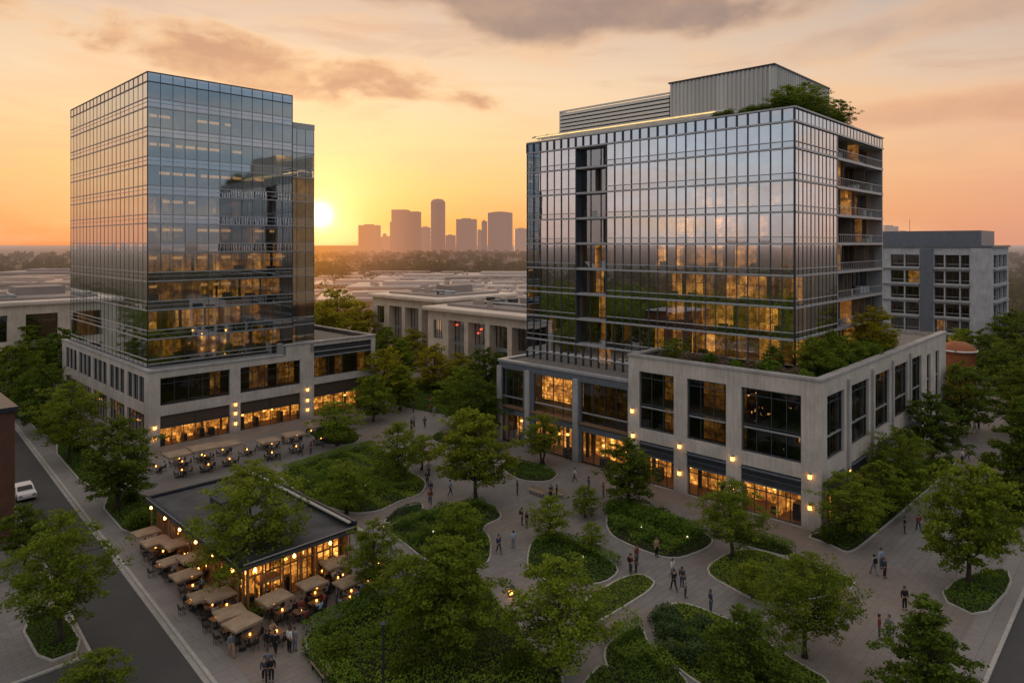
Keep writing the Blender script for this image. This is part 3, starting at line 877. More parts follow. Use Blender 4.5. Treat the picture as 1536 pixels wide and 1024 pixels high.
# ------------------------------------------------------------------ tower with the stone podium (slate tower)
def slate_tower():
    p0, q0 = 68.1, 24.35
    r = thing('office_tower', 'slate glass office tower on a pale stone podium with a planted roof terrace', 'office building', PQ(p0, q0), TH)
    L = lambda p, q: (p - p0, q - q0)
    front = Face((0, 0), (0, 1), (-1, 0)); side = Face((0, 0), (1, 0), (0, -1))
    qa = lambda q: q - q0
    # ---- stone podium wall
    fo, so = [], []
    FR = [(26.3, 32.5), (34.2, 38.85), (40.5, 45.1)]
    for a, b in FR:
        fo += [(qa(a), qa(b), 6.3, 13.0), (qa(a), qa(b), .05, 4.9)]
    SD = [(69.6, 74.4), (76.7, 82.3), (84.7, 90.1), (92.3, 97.9), (99.9, 104.6)]
    for a, b in SD:
        so += [(a - p0, b - p0, 6.6, 13.0), (a - p0, b - p0, .05, 4.9)]
    SL = [(107.4, 109.4), (112.2, 114.2)]
    for a, b in SL: so.append((a - p0, b - p0, 2.0, 12.6))
    mb = MB()
    wall_with_openings(mb, front, qa(46.6), 0, 14.6, fo, .55)
    wall_with_openings(mb, side, 118.3 - p0, 0, 14.6, so, .55)
    end = Face(L(118.3, q0), (0, 1), (1, 0)); wall_with_openings(mb, end, 26, 0, 14.6, [])
    ret = Face(L(p0, 46.6), (1, 0), (0, 1)); wall_with_openings(mb, ret, 8.0, 0, 14.6, [])
    mb.build('podium_wall', 'limestone', r)
    mb = MB()   # coping and inner face of the parapet
    front.box(mb, -.12, qa(46.6) + .12, -.75, .12, 14.6, 14.9); side.box(mb, .75, 118.3 - p0 + .12, -.75, .12, 14.6, 14.9)
    mb.box(0.05, 8.0, qa(46.6) - .6, qa(46.6) + .12, 14.603, 14.897)
    front.box(mb, .75, qa(46.6) - .62, -.72, -.45, 13.7, 14.6); side.box(mb, .75, 118 - p0, -.72, -.45, 13.7, 14.6)
    mb.build('coping', 'limestone_grey', r, bevel=.04)
    # thin pilaster strips between the windows of the flank
    for a, b in zip([x[1] for x in SD[:-1]], [x[0] for x in SD[1:]]):
        c = (a + b) / 2 - p0
        mb = MB(); side.box(mb, c - .22, c + .22, .0, .22, .0, 13.9)
        mb.build('pilaster', 'limestone_grey', r, bevel=.03)
    for i, (a, b) in enumerate(FR):
        window(r, front, qa(a), qa(b), 6.3, 13.0, -.4, 4 if i == 0 else 3, ((8.75, .16, 1), (9.1, .07, 0), (12.2, .06, 0)), w=.16)
        window(r, front, qa(a), qa(b), .05, 3.2, -.5, 5 if i == 0 else 4, ((2.5, .06, 0),), 'shop_glass', name='shop_window', w=.1)
    for a, b in SD:
        window(r, side, a - p0, b - p0, 6.6, 13.0, -.4, 3, ((8.75, .16, 1), (12.1, .06, 0)), w=.14)
        window(r, side, a - p0, b - p0, .05, 3.2, -.5, 3, (), 'shop_glass', name='shop_window', w=.1)
    for a, b in SL: window(r, side, a - p0, b - p0, 2.0, 12.6, -.4, 2, ((5.5, .2, 1), (9.0, .2, 1)))
    for a, b in FR:
        mb = MB(); front.box(mb, qa(a), qa(b), -.45, -.18, 3.2, 4.9, 0); front.box(mb, qa(a), qa(b), -.17, .32, 4.62, 4.72, 1); front.box(mb, qa(a), qa(b), -.17, .06, 3.2, 3.32, 1)
        front.box(mb, qa(a), qa(b), -.17, -.08, 3.9, 3.95, 1)
        mb.build('shop_canopy', ['charcoal_panel', 'blue_grey_panel'], r)
    for a, b in SD:
        mb = MB(); side.box(mb, a - p0, b - p0, -.45, -.18, 3.2, 4.9, 0); side.box(mb, a - p0, b - p0, -.17, .2, 4.62, 4.72, 1)
        mb.build('shop_canopy', ['charcoal_panel', 'blue_grey_panel'], r)
    # rooms of the podium
    random.seed(3)
    mb = MB()
    for fc, Ln in ((front, 22.2), (side, 48.0)):
        for k in range(int(Ln / 1.3)):
            lit = .0 if random.random() < .78 else random.uniform(.2, .6)
            fc.quad(mb, k * 1.3 + .6, k * 1.3 + 1.9, -4.6, 5.4, 13.4, 0, lit * .6)
    mb.box(.6, 50, .6, 22.1, 5.2, 5.4, 1); mb.box(.6, 50, .6, 22.1, 9.0, 9.1, 1); mb.box(.6, 50, .6, 22.1, 13.45, 13.65, 1)
    mb.build('podium_interior', ['office_room', 'slab_white'], r)
    mb = MB()
    random.seed(11)
    for fc, Ln in ((front, 45.0), (side, 44.0)):
        k = .6
        while k < Ln - 1:
            w_ = random.uniform(1.2, 2.6)
            fc.quad(mb, k, min(Ln, k + w_), -3.6 - random.uniform(0, 1.2), .05, 4.9, 0, random.uniform(.55, 1.25) * (1 if fc is front else .8))
            if random.random() < .55:
                h = random.uniform(.8, 1.9); fc.box(mb, k + .2, k + random.uniform(.6, 1.1), -2.6, -1.5, .05, h, 2)
            if random.random() < .3: fc.box(mb, k, k + .3, -3.4, -3.0, .05, 4.9, 2)
            if random.random() < .6:
                zz = random.uniform(2.3, 3.0); fc.box(mb, k + .4, k + .7, -1.9, -1.6, zz, zz + .22, 3)
            k += w_
    mb.box(.55, 46, .55, 45, .02, .05, 1); mb.box(.55, 46, .55, 44.5, 4.9, 5.18, 1)
    mb.build('shop_interior', ['shop_room', 'table_wood', 'dark_metal', 'lamp_warm'], r)
    # roof terrace floor
    mb = MB(); mb.box(.72, 50, .72, 22.0, 13.66, 14.0)
    mb.build('terrace_deck', 'roof_gravel', r)
    # wall lamps on the piers
    for q in (25.4, 33.4, 39.7, 45.9):
        for z in (2.3, 5.3): sconce(r, front, qa(q), z)
    sconce(r, front, qa(46.0), 8.2)
    for p in (75.5,): sconce(r, side, p - p0, 4.3)
    # ---- dark podium wing
    wing = Face(L(68.9, 46.72), (0, 1), (-1, 0)); WL = 69.3 - 46.72
    b0, b1 = [47.3, 55.9, 64.6], [54.4, 62.6, 68.7]
    op = []
    for a, b in zip(b0, b1): op += [(a - 46.72, b - 46.72, 4.7, 10.3), (a - 46.72, b - 46.72, .05, 4.0)]
    mb = MB(); wall_with_openings(mb, wing, WL, 0, 11.2, op, .4)
    we = Face(L(68.9, 69.3), (1, 0), (0, 1)); wall_with_openings(mb, we, 14, 0, 11.2, [])
    mb.build('wing_wall', 'blue_grey_panel', r)
    mb = MB(); wing.box(mb, -.1, WL + .15, -.6, .18, 11.2, 11.55); mb.box(1.3, 14.8, 44.25, 45.1, 11.2, 11.553)
    mb.build('wing_coping', 'fin_metal', r, bevel=.03)
    mb = MB()
    for a in (54.4 + .75, 62.6 + 1.0, 69.0):
        wing.box(mb, a - 46.72 - .42, a - 46.72 + .42, .0, .35, 0, 10.6)
    wing.box(mb, .0, .35, .0, .3, 0, 10.6)
    mb.build('wing_pier', 'limestone_grey', r, bevel=.03)
    labs = [None, 'warmly lit wide window of the dark wing', None]
    for a, b, lb in zip(b0, b1, labs):
        window(r, wing, a - 46.72, b - 46.72, 4.7, 10.3, -.3, 4, ((6.3, .16, 1),), 'shop_glass' if lb else 'dark_glass', lab=lb)
        window(r, wing, a - 46.72, b - 46.72, .05, 4.0, -.4, 4, (), 'shop_glass', name='shop_window')
    mb = MB()
    wing.quad(mb, 9.0, 16.2, -2.2, 6.5, 10.4, 0, 1.0); wing.quad(mb, .2, 8.4, -3, 4.5, 10.4, 0, .06); wing.quad(mb, 17, 22.4, -3, 4.5, 10.4, 0, .04)
    wing.quad(mb, 9.0, 16.2, -2.0, 4.5, 6.4, 0, .03)
    mb.box(.85, 14, 22.4, 44.9, 4.1, 4.3, 1); mb.box(.85, 14, 22.4, 44.9, 10.45, 10.6, 1); mb.box(.85, 14, 22.4, 44.9, 11.0, 11.19, 1)
    mb.build('wing_interior', ['shop_room', 'slab_white'], r)
    mb = MB(); mb.box(1.4, 6, 22.5, 44.2, 11.195, 11.24); mb.build('wing_roof', 'roof_gravel', r)
    # ---- tower
    tp0, tp1, tq0, tq1 = 74.0, 105.0, 29.3, 68.5
    tf = Face(L(tp0, tq0), (0, 1), (-1, 0)); ts = Face(L(tp0, tq0), (1, 0), (0, -1))
    FL, SLn = tq1 - tq0, tp1 - tp0
    z_base, pitch, N = 14.1, 3.46, 8
    lv = [z_base + pitch * k for k in range(N)] + [41.2]
    rec = (54.1 - tq0, 59.3 - tq0); srec = (13.0, 30.2)
    for k in range(N):
        random.seed(50 + k)
        z0, z1 = lv[k], lv[k + 1]
        curtain_band(r, tf, rec[0], 19, z0, z1, 'right', mat='slate_glass'); curtain_band(r, tf, FL, 7, z0, z1, 'right', a0=rec[1], mat='slate_glass')
        curtain_band(r, ts, srec[0], 11, z0, z1, 'right', mat='slate_glass', fin=.055)
        # recessed strip of the front
        mb = MB(); fr = MB()
        for j in range(3):
            a = rec[0] + (rec[1] - rec[0]) * j / 3; b = rec[0] + (rec[1] - rec[0]) * (j + 1) / 3
            tf.quad(mb, a, b, -1.1, z0, z1, 0, j=.004)
            if j: tf.box(fr, a - .04, a + .04, -1.1, -1.0, z0, z1 - .12, 0)
        o = mb.build('recessed_window', ['recess_glass'], r)
        tf.box(fr, rec[0], rec[1], -1.1, .1, z0 - .12, z0 + .14, 1)
        tf.box(fr, rec[0], rec[0] + .12, -1.1, .12, z0 + .14, z1 - .12, 0); tf.box(fr, rec[1] - .12, rec[1], -1.1, .12, z0 + .14, z1 - .12, 0)
        fr.build('window_frame', ['mullion_metal', 'fin_metal'], o)
        # loggia of the flank
        mb = MB()
        ts.box(mb, srec[0], SLn, -2.0, .12, z0 - .16, z0 + .16, 1)
        ts.box(mb, SLn - .25, SLn, -2.0, .05, z0 + .16, z1 - .16, 1); ts.box(mb, srec[0], srec[0] + .2, -2.0, .05, z0 + .16, z1 - .16, 1)
        ts.box(mb, srec[0] + .2, SLn - .25, .02, .07, z0 + 1.12, z0 + 1.18, 1)
        for j in range(26):
            a = srec[0] + .4 + j * .66
            if a < SLn - .3: ts.box(mb, a, a + .04, .025, .065, z0 + .16, z0 + 1.12, 1)
        lo = mb.build('loggia', ['mullion_metal', 'fin_metal'], r)
        mb = MB()
        for j in range(9):
            a = srec[0] + .2 + j * 1.9; ts.quad(mb, a, min(a + 1.9, SLn - .25), -1.9, z0 + .16, z1 - .16, 0, j=.004)
        mb.build('pane', 'office_glass', lo)
        mb = MB()
        for j in range(1, 9): ts.box(mb, srec[0] + .2 + j * 1.9 - .04, srec[0] + .2 + j * 1.9 + .04, -1.9, -1.8, z0 + .16, z1 - .16)
        mb.build('loggia_frame', 'mullion_metal', lo)
        def lit(fi, a, k=k):
            rr = random.random()
            if fi == 0:
                q = a + tq0
                if rec[0] < a < rec[1]:
                    return random.uniform(.6, 1.1) if (k in (0, 1, 2, 3) and 55 < q < 57.2) else .02
                if k <= 3: return (random.uniform(.7, 1.8) if rr < .68 else random.uniform(0.05, .2)) if q < 48.5 else (random.uniform(.2, .5) if rr < .14 else .015)
                if k == 4: return (random.uniform(.7, 1.7) if rr < .62 else .1) if q < 51 else .015
                if k == 5: return (random.uniform(.35, .8) if 31.5 < q < 43 and rr < .8 else .0)
                return .0
            if a < srec[0]: return random.uniform(.4, .9) if (k < 4 and rr < .45) else .02
            return random.uniform(.5, 1.2) if rr < (.30 if k in (6, 5, 4) else .15) else .02
        rooms(r, [(tf, .2, FL - .2), (ts, 3.2, SLn - .4)], z0, z1, lit, depth=3.2, cell=1.32)
        mb = MB()
        x0, y0 = L(tp0, tq0)
        mb.box(x0 + .25, x0 + SLn - .3, y0 + 2.1, y0 + FL - .3, z0 - .18, z0 + .19)
        mb.box(x0 + .25, x0 + srec[0] - .1, y0 + .25, y0 + 2.1, z0 - .18, z0 + .19)
        mb.build('floor_slab', 'slab_white', r)
    # top band, parapet, corner post, rear walls, roof
    x0, y0 = L(tp0, tq0)
    mb = MB(); fr = MB()
    for k in range(30): tf.quad(mb, FL * k / 30, FL * (k + 1) / 30, 0, 41.2, 42.65, 0, j=.004)
    for k in range(26): ts.quad(mb, SLn * k / 26, SLn * (k + 1) / 26, 0, 41.2, 42.65, 0, j=.004)
    o = mb.build('parapet_glass', 'spandrel_glass', r)
    for k in range(31): tf.box(fr, FL * k / 30 - .05, FL * k / 30 + .05, .002, .2, 41.3, 42.6, 0)
    for k in range(27): ts.box(fr, SLn * k / 26 - .035, SLn * k / 26 + .035, .002, .04, 41.3, 42.6, 0)
    tf.box(fr, -.2, FL, .0, .22, 41.1, 41.3, 1); ts.box(fr, .0, SLn, .0, .22, 41.1, 41.3, 1)
    tf.box(fr, -.2, FL, -.3, .24, 42.62, 42.8, 1); ts.box(fr, .3, SLn, -.3, .24, 42.62, 42.797, 1)
    fr.build('window_frame', ['mullion_metal', 'fin_metal'], o)
    mb = MB(); mb.box(x0 - .16, x0 + .02, y0 - .16, y0 + .02, z_base, 42.6); mb.build('corner_post', 'dark_metal', r)
    mb = MB()
    mb.quad((x0 + SLn, y0, 0), (x0 + SLn, y0 + FL, 0), (x0 + SLn, y0 + FL, 42.7), (x0 + SLn, y0, 42.7))
    mb.quad((x0, y0 + FL, 0), (x0 + SLn, y0 + FL, 0), (x0 + SLn, y0 + FL, 42.7), (x0, y0 + FL, 42.7))
    mb.build('rear_wall', 'charcoal_panel', r)
    mb = MB(); mb.box(x0 + .3, x0 + SLn - .05, y0 + .3, y0 + FL - .05, 42.1, 42.4); mb.build('roof', 'roof_gravel', r)
    mb = MB(); mb.box(x0 + .2, x0 + SLn - .1, y0 + .2, y0 + FL - .1, 41.0, 41.2); mb.build('top_ceiling', 'slab_white', r)
    # tower foot below the terrace level (seen over the wing)
    mb = MB()
    for k in range(12, 30): tf.quad(mb, FL * k / 30, FL * (k + 1) / 30, 0, 11.2, z_base, 0, j=.005)
    o = mb.build('window_band', 'slate_glass', r)
    fr = MB()
    for k in range(12, 31): tf.box(fr, FL * k / 30 - .05, FL * k / 30 + .05, .002, .2, 11.2, z_base - .1, 0)
    tf.box(fr, FL * .4, FL, .0, .2, 12.3, 12.45, 1)
    fr.build('window_frame', ['mullion_metal', 'fin_metal'], o)
    mb = MB(); tf.quad(mb, 12, FL - .2, -3, 11.2, 14, 0, .05); tf.quad(mb, 25.6, 27.6, -2, 11.6, 13.6, 0, .9); mb.build('office_interior', ['office_room'], r)
    # ---- penthouse, louvre screen, pergola
    X = lambda p, q: L(p, q)
    mb = MB()
    def ribbed(fc, Ln, z0, z1, step=.55):
        n = int(Ln / step)
        for k in range(n):
            a = Ln * k / n; b = Ln * (k + 1) / n; m_ = (a + b) / 2
            mb.quad(fc.p(a, 0, z0), fc.p(m_ - .05, 0, z0), fc.p(m_ - .05, 0, z1), fc.p(a, 0, z1))
            mb.quad(fc.p(m_ - .05, 0, z0), fc.p(m_, .12, z0), fc.p(m_, .12, z1), fc.p(m_ - .05, 0, z1))
            mb.quad(fc.p(m_, .12, z0), fc.p(b - .05, .12, z0), fc.p(b - .05, .12, z1), fc.p(m_, .12, z1))
            mb.quad(fc.p(b - .05, .12, z0), fc.p(b, 0, z0), fc.p(b, 0, z1), fc.p(b - .05, .12, z1))
    pf = Face(X(80, 34.1), (0, 1), (-1, 0)); ps = Face(X(80, 34.1), (1, 0), (0, -1))
    ribbed(pf, 14.0, 42.4, 49.2); ribbed(ps, 18.0, 42.4, 49.2)
    pe = Face(X(80, 48.1), (1, 0), (0, 1)); ribbed(pe, 18.0, 42.4, 49.2)
    x1, y1 = X(80, 34.1)
    mb.quad((x1 + 18, y1, 42.4), (x1 + 18, y1 + 14, 42.4), (x1 + 18, y1 + 14, 49.2), (x1 + 18, y1, 49.2))
    pen = mb.build('penthouse', 'corrugated_panel', r)
    mb = MB(); mb.box(x1 - .2, x1 + 18.1, y1 - .2, y1 + 14.2, 49.2, 49.38); mb.build('penthouse_roof', 'dark_metal', pen)
    mb = MB(); lf = Face(X(80.3, 48.3), (0, 1), (-1, 0))
    for k in range(9):
        z = 42.9 + k * .56
        mb.hexa([lf.p(0, .30, z), lf.p(18.9, .30, z), lf.p(18.9, 0, z + .10), lf.p(0, 0, z + .10), lf.p(0, .30, z + .36), lf.p(18.9, .30, z + .36), lf.p(18.9, 0, z + .46), lf.p(0, 0, z + .46)])
    lf.box(mb, -.1, 19.0, 0, .35, 47.95, 48.15)
    lf.box(mb, 18.9, 19.05, -8, .32, 42.4, 48.15)
    lv_ = mb.build('louvre_screen', 'louvre_metal', r)
    mb = MB(); lf.quad(mb, 0, 18.9, -.25, 42.4, 47.9); mb.build('plant_room_wall', 'charcoal_panel', lv_)
    mb = MB(); gf = Face(X(76.0, 37.5), (0, 1), (-1, 0))
    for d in (0, -1.0, -2.0): gf.box(mb, 0, 31.8, d - .08, d + .08, 43.75, 43.95, 0)
    for k in range(14): gf.box(mb, k * 2.4, k * 2.4 + .1, -2.2, .2, 43.95, 44.05, 0)
    for k in range(8): gf.box(mb, 1 + k * 4.2, 1.1 + k * 4.2, -.06, .06, 42.4, 43.75, 0)
    pg = mb.build('pergola', 'louvre_metal', r)
    mb = MB(); gf.box(mb, 2, 31.0, .09, .14, 43.72, 43.84, 0); gf.box(mb, 2, 24.0, -.94, -.90, 44.06, 44.14, 0); mb.build('light_strip', 'led_strip', pg)
    return r
slate_tower()

# ------------------------------------------------------------------ tower with the cafe arcade (blue tower)
def blue_tower():
    p0, q0 = 32.2, 99.7
    r = thing('office_tower', 'blue mirrored glass office tower above a stone arcade with lit cafe fronts', 'office building', PQ(p0, q0), TH)
    L = lambda p, q: (p - p0, q - q0)
    ff = Face((0, 0), (1, 0), (0, -1)); lf = Face((0, 0), (0, 1), (-1, 0))
    FW = [(33.7, 43.3), (44.9, 54.6)]
    fo = []
    for a, b in FW: fo += [(a - p0, b - p0, 5.7, 9.5), (a - p0, b - p0, .05, 4.3)]
    LEN_F, LEN_L = 68.8 - p0, 45.0
    fo += [(57.0 - p0, 68.0 - p0, 6.3, 11.4), (57.0 - p0, 68.0 - p0, .05, 5.2)]
    lo = []
    LG = [(1.7, 8.9), (10.1, 17.3), (18.5, 25.7), (26.9, 34.1), (35.3, 42.5)]
    for a, b in LG:
        for j in range(3):
            w_ = (b - a) / 3; lo.append((a + j * w_ + .14, a + (j + 1) * w_ - .14, 6.0, 9.6))
        lo.append((a, b, .05, 4.5))
    mb = MB()
    wall_with_openings(mb, ff, LEN_F, 0, 10.4, [o for o in fo if o[3] <= 10.4] + [(57.0 - p0, 68.0 - p0, 6.3, 10.4)], .5)
    ff.quad(mb, 51.7 - p0, 57.0 - p0, 0, 10.4, 11.9); ff.quad(mb, 68.0 - p0, 68.8 - p0, 0, 10.4, 11.9)
    ff.quad(mb, 57.0 - p0, 68.0 - p0, 0, 11.4, 11.9)
    ff.box(mb, 56.3 - p0, 57.0 - p0, -.6, .0, 10.4, 11.9); ff.box(mb, 68.0 - p0, 68.8 - p0, -.6, -.003, 10.4, 11.9)
    wall_with_openings(mb, lf, LEN_L, 0, 10.4, lo, .5)
    en = Face((LEN_F, 0), (0, 1), (1, 0)); wall_with_openings(mb, en, 30, 0, 11.9, [])
    mb.build('podium_wall', 'limestone', r)
    mb = MB()
    ff.box(mb, -.12, 51.7 - p0, -.7, .12, 10.4, 10.72); lf.box(mb, .7, LEN_L, -.7, .12, 10.4, 10.717)
    ff.box(mb, 51.6 - p0, LEN_F + .12, -.7, .12, 11.9, 12.2); mb.box(LEN_F - .6, LEN_F + .12, .7, 30, 11.9, 12.197)
    mb.box(51.6 - p0, 52.2 - p0, .0, 2.0, 10.4, 12.2)
    mb.build('coping', 'limestone_grey', r, bevel=.04)
    mb = MB(); ff.box(mb, 57 - p0, 68 - p0, -.5, -.3, 9.7, 11.4, 0); ff.box(mb, 57 - p0, 68 - p0, -.3, .05, 9.55, 9.7, 1); ff.box(mb, 57 - p0, 68 - p0, -.3, -.2, 10.4, 10.5, 1)
    mb.build('dark_panel', ['charcoal_panel', 'fin_metal'], r)
    for a, b in FW:
        window(r, ff, a - p0, b - p0, 5.7, 9.5, -.35, 5, ((8.6, .06, 0),), w=.12)
        window(r, ff, a - p0, b - p0, .05, 2.6, -.4, 6, (), 'shop_glass', name='cafe_window')
        mb = MB(); ff.box(mb, a - p0, b - p0, -.5, -.3, 2.6, 4.3, 0); ff.box(mb, a - p0, b - p0, -.3, .05, 2.55, 2.66, 1)
        ff.box(mb, (a + b) / 2 - p0 - .05, (a + b) / 2 - p0 + .05, -.3, -.2, 2.66, 4.3, 1); mb.build('shop_canopy', ['timber_dark', 'mullion_metal'], r)
    window(r, ff, 57 - p0, 68 - p0, 6.3, 9.55, -.35, 4, (), w=.12)
    window(r, ff, 57 - p0, 68 - p0, .05, 3.2, -.4, 6, (), 'shop_glass', name='cafe_window')
    mb = MB(); ff.box(mb, 57 - p0, 68 - p0, -.5, -.3, 3.2, 5.2, 0); ff.box(mb, 57 - p0, 68 - p0, -.3, .05, 3.14, 3.26, 1); mb.build('shop_canopy', ['timber_dark', 'mullion_metal'], r)
    for a, b in LG:
        for j in range(3):
            w_ = (b - a) / 3; window(r, lf, a + j * w_ + .14, a + (j + 1) * w_ - .14, 6.0, 9.6, -.35, 2, (), w=.08)
        window(r, lf, a, b, .05, 4.5, -.4, 5, ((3.4, .1, 0),), 'shop_glass', name='shop_window')
    mb = MB(); random.seed(21)
    for fc, Ln in ((ff, 36), (lf, 43)):
        k = .6
        while k < Ln - 1:
            w_ = random.uniform(1.0, 2.4)
            l = random.uniform(.6, 1.3)
            if fc is lf and random.random() < .45: l *= .08
            fc.quad(mb, k, min(Ln, k + w_), -3.2 - random.uniform(0, 1.2), .05, 4.6, 0, l)
            if random.random() < .5: fc.box(mb, k + .2, k + random.uniform(.5, .9), -2.4, -1.3, .05, random.uniform(.8, 1.8), 2)
            if random.random() < .5:
                zz = random.uniform(1.9, 2.3); fc.box(mb, k + .4, k + .65, -1.7, -1.45, zz, zz + .2, 3)
            k += w_
    mb.box(.55, 36, .55, 44, .02, .05, 1); mb.box(.55, 36, .55, 44, 5.2, 5.45, 1)
    mb.build('cafe_interior', ['shop_room', 'table_wood', 'dark_metal', 'lamp_warm'], r)
    mb = MB(); random.seed(5)
    for fc, Ln in ((ff, 36), (lf, 43)):
        for k in range(int(Ln / 1.5)):
            fc.quad(mb, k * 1.5 + .6, k * 1.5 + 2.1, -3.4, 5.5, 10.0, 0, random.uniform(.15, .5) if random.random() < (.30 if fc is ff else .06) else .01)
    mb.box(.55, 36, .55, 44, 10.05, 10.3, 1); mb.box(.55, 36, .55, 44, 5.46, 5.5, 1)
    mb.build('podium_interior', ['office_room', 'slab_white'], r)
    mb = MB(); mb.box(.7, 22.0, .7, 44.5, 10.31, 10.45); mb.box(22.0, LEN_F - .7, .7, 30, 11.2, 11.45); mb.build('podium_roof', 'roof_gravel', r)
    for p in (32.95, 44.1, 55.8):
        for z in (1.4, 2.9): sconce(r, ff, p - p0, z)
    sconce(r, ff, 44.1 - p0, .6 + 3.6); 
    sconce(r, ff, 55.8 - p0, 4.6)
    # ---- tower
    tp0, tq0 = 33.0, 102.5
    tf = Face(L(tp0, tq0), (1, 0), (0, -1)); tl = Face(L(tp0, tq0), (0, 1), (-1, 0))
    FL, LL = 54.7 - tp0, 142.3 - tq0
    zb, pitch, N = 10.5, 4.06, 10
    lv = [zb + pitch * k for k in range(N)] + [50.6]
    for k in range(N):
        random.seed(80 + k)
        z0, z1 = lv[k], lv[k + 1]
        curtain_band(r, tf, FL, 13, z0, z1, 'left')
        curtain_band(r, tl, LL, 20, z0, z1, 'left')
        def lit(fi, a, k=k):
            rr = random.random()
            if fi == 0:
                if k <= 3: return random.uniform(.35, 1.0) if rr < .8 else .12
                if k <= 5: return random.uniform(.2, .6) if rr < .5 else .05
                return .02
            return random.uniform(.1, .3) if rr < .12 and k < 5 else .01
        def cl(fi, a, k=k):
            if fi == 0 and 2 <= k <= 8: 
                return 1.0 if random.random() < (.72 if a < 15 else .4) and not (k == 5 and a > 8) else 0
            return 0
        rooms(r, [(tf, .2, FL - .2), (tl, 3.6, LL - .3)], z0 + .9, z1 - .1, lit, depth=3.4, cell=1.67, ceil_lights=cl)
        mb = MB(); x0, y0 = L(tp0, tq0); mb.box(x0 + .2, x0 + FL - .2, y0 + .2, y0 + LL - .2, z0 - .2, z0 + 1.08); mb.build('floor_slab', 'charcoal_panel', r)
    x0, y0 = L(tp0, tq0)
    mb = MB(); fr = MB()
    for k in range(13): tf.quad(mb, FL * k / 13, FL * (k + 1) / 13, 0, 50.6, 51.85, 0, j=.005)
    for k in range(20): tl.quad(mb, LL * k / 20, LL * (k + 1) / 20, 0, 50.6, 51.85, 0, j=.005)
    o = mb.build('parapet_glass', 'spandrel_glass', r)
    for zz, th in ((50.5, .14), (51.82, .14)):
        tf.box(fr, -.08, FL, -.2, .09, zz, zz + th, 0); tl.box(fr, .2, LL, -.2, .09, zz, zz + th - .003, 0)
    for k in range(14): tf.box(fr, FL * k / 13 - .035, FL * k / 13 + .035, .002, .06, 50.64, 51.82, 0)
    for k in range(21): tl.box(fr, LL * k / 20 - .035, LL * k / 20 + .035, .002, .06, 50.64, 51.82, 0)
    fr.build('window_frame', ['mullion_metal'], o)
    mb = MB(); mb.box(x0 - .09, x0 + .02, y0 - .09, y0 + .02, zb, 51.8); mb.box(x0 + FL - .02, x0 + FL + .07, y0 - .06, y0 + .04, zb, 51.9); mb.build('corner_post', 'dark_metal', r)
    mb = MB()
    mb.quad((x0 + FL, y0, 10), (x0 + FL, y0 + LL, 10), (x0 + FL, y0 + LL, 51.9), (x0 + FL, y0, 51.9))
    mb.quad((x0, y0 + LL, 0), (x0 + FL, y0 + LL, 0), (x0 + FL, y0 + LL, 51.9), (x0, y0 + LL, 51.9))
    mb.build('rear_wall', 'charcoal_panel', r)
    mb = MB(); mb.box(x0 + .2, x0 + FL - .05, y0 + .2, y0 + LL - .05, 51.2, 51.5); mb.build('roof', 'roof_gravel', r)
    # lower side wing of the tower
    wf = Face((x0 + FL, y0 + 1.4), (1, 0), (0, -1)); we = Face((x0 + FL + 4.7, y0 + 1.4), (0, 1), (1, 0))
    WL, WD = 4.7, 26.0
    lv2 = [zb + pitch * k for k in range(9)] + [47.0]
    for k in range(9):
        random.seed(180 + k)
        curtain_band(r, wf, WL, 3, lv2[k], lv2[k + 1], 'left')
        curtain_band(r, we, WD, 14, lv2[k], lv2[k + 1], 'left')
        rooms(r, [(wf, .1, WL - .1)], lv2[k] + .9, lv2[k + 1] - .1, lambda fi, a: random.uniform(.1, .4) if random.random() < .3 else .02, depth=2.2)
        mb = MB(); mb.box(x0 + FL + .1, x0 + FL + WL - .2, y0 + 1.6, y0 + WD, lv2[k] - .2, lv2[k] + 1.08); mb.build('floor_slab', 'charcoal_panel', r)
    mb = MB(); wf.box(mb, .08, WL + .08, -.2, .08, 46.95, 47.9, 0); mb.box(x0 + FL + .1, x0 + FL + WL, y0 + 1.6, y0 + WD, 47.0, 47.6); mb.build('wing_roof', 'fin_metal', r)
    return r
simple('timber_dark', (.085, .058, .04), .6, 0, .25, 3.)
blue_tower()

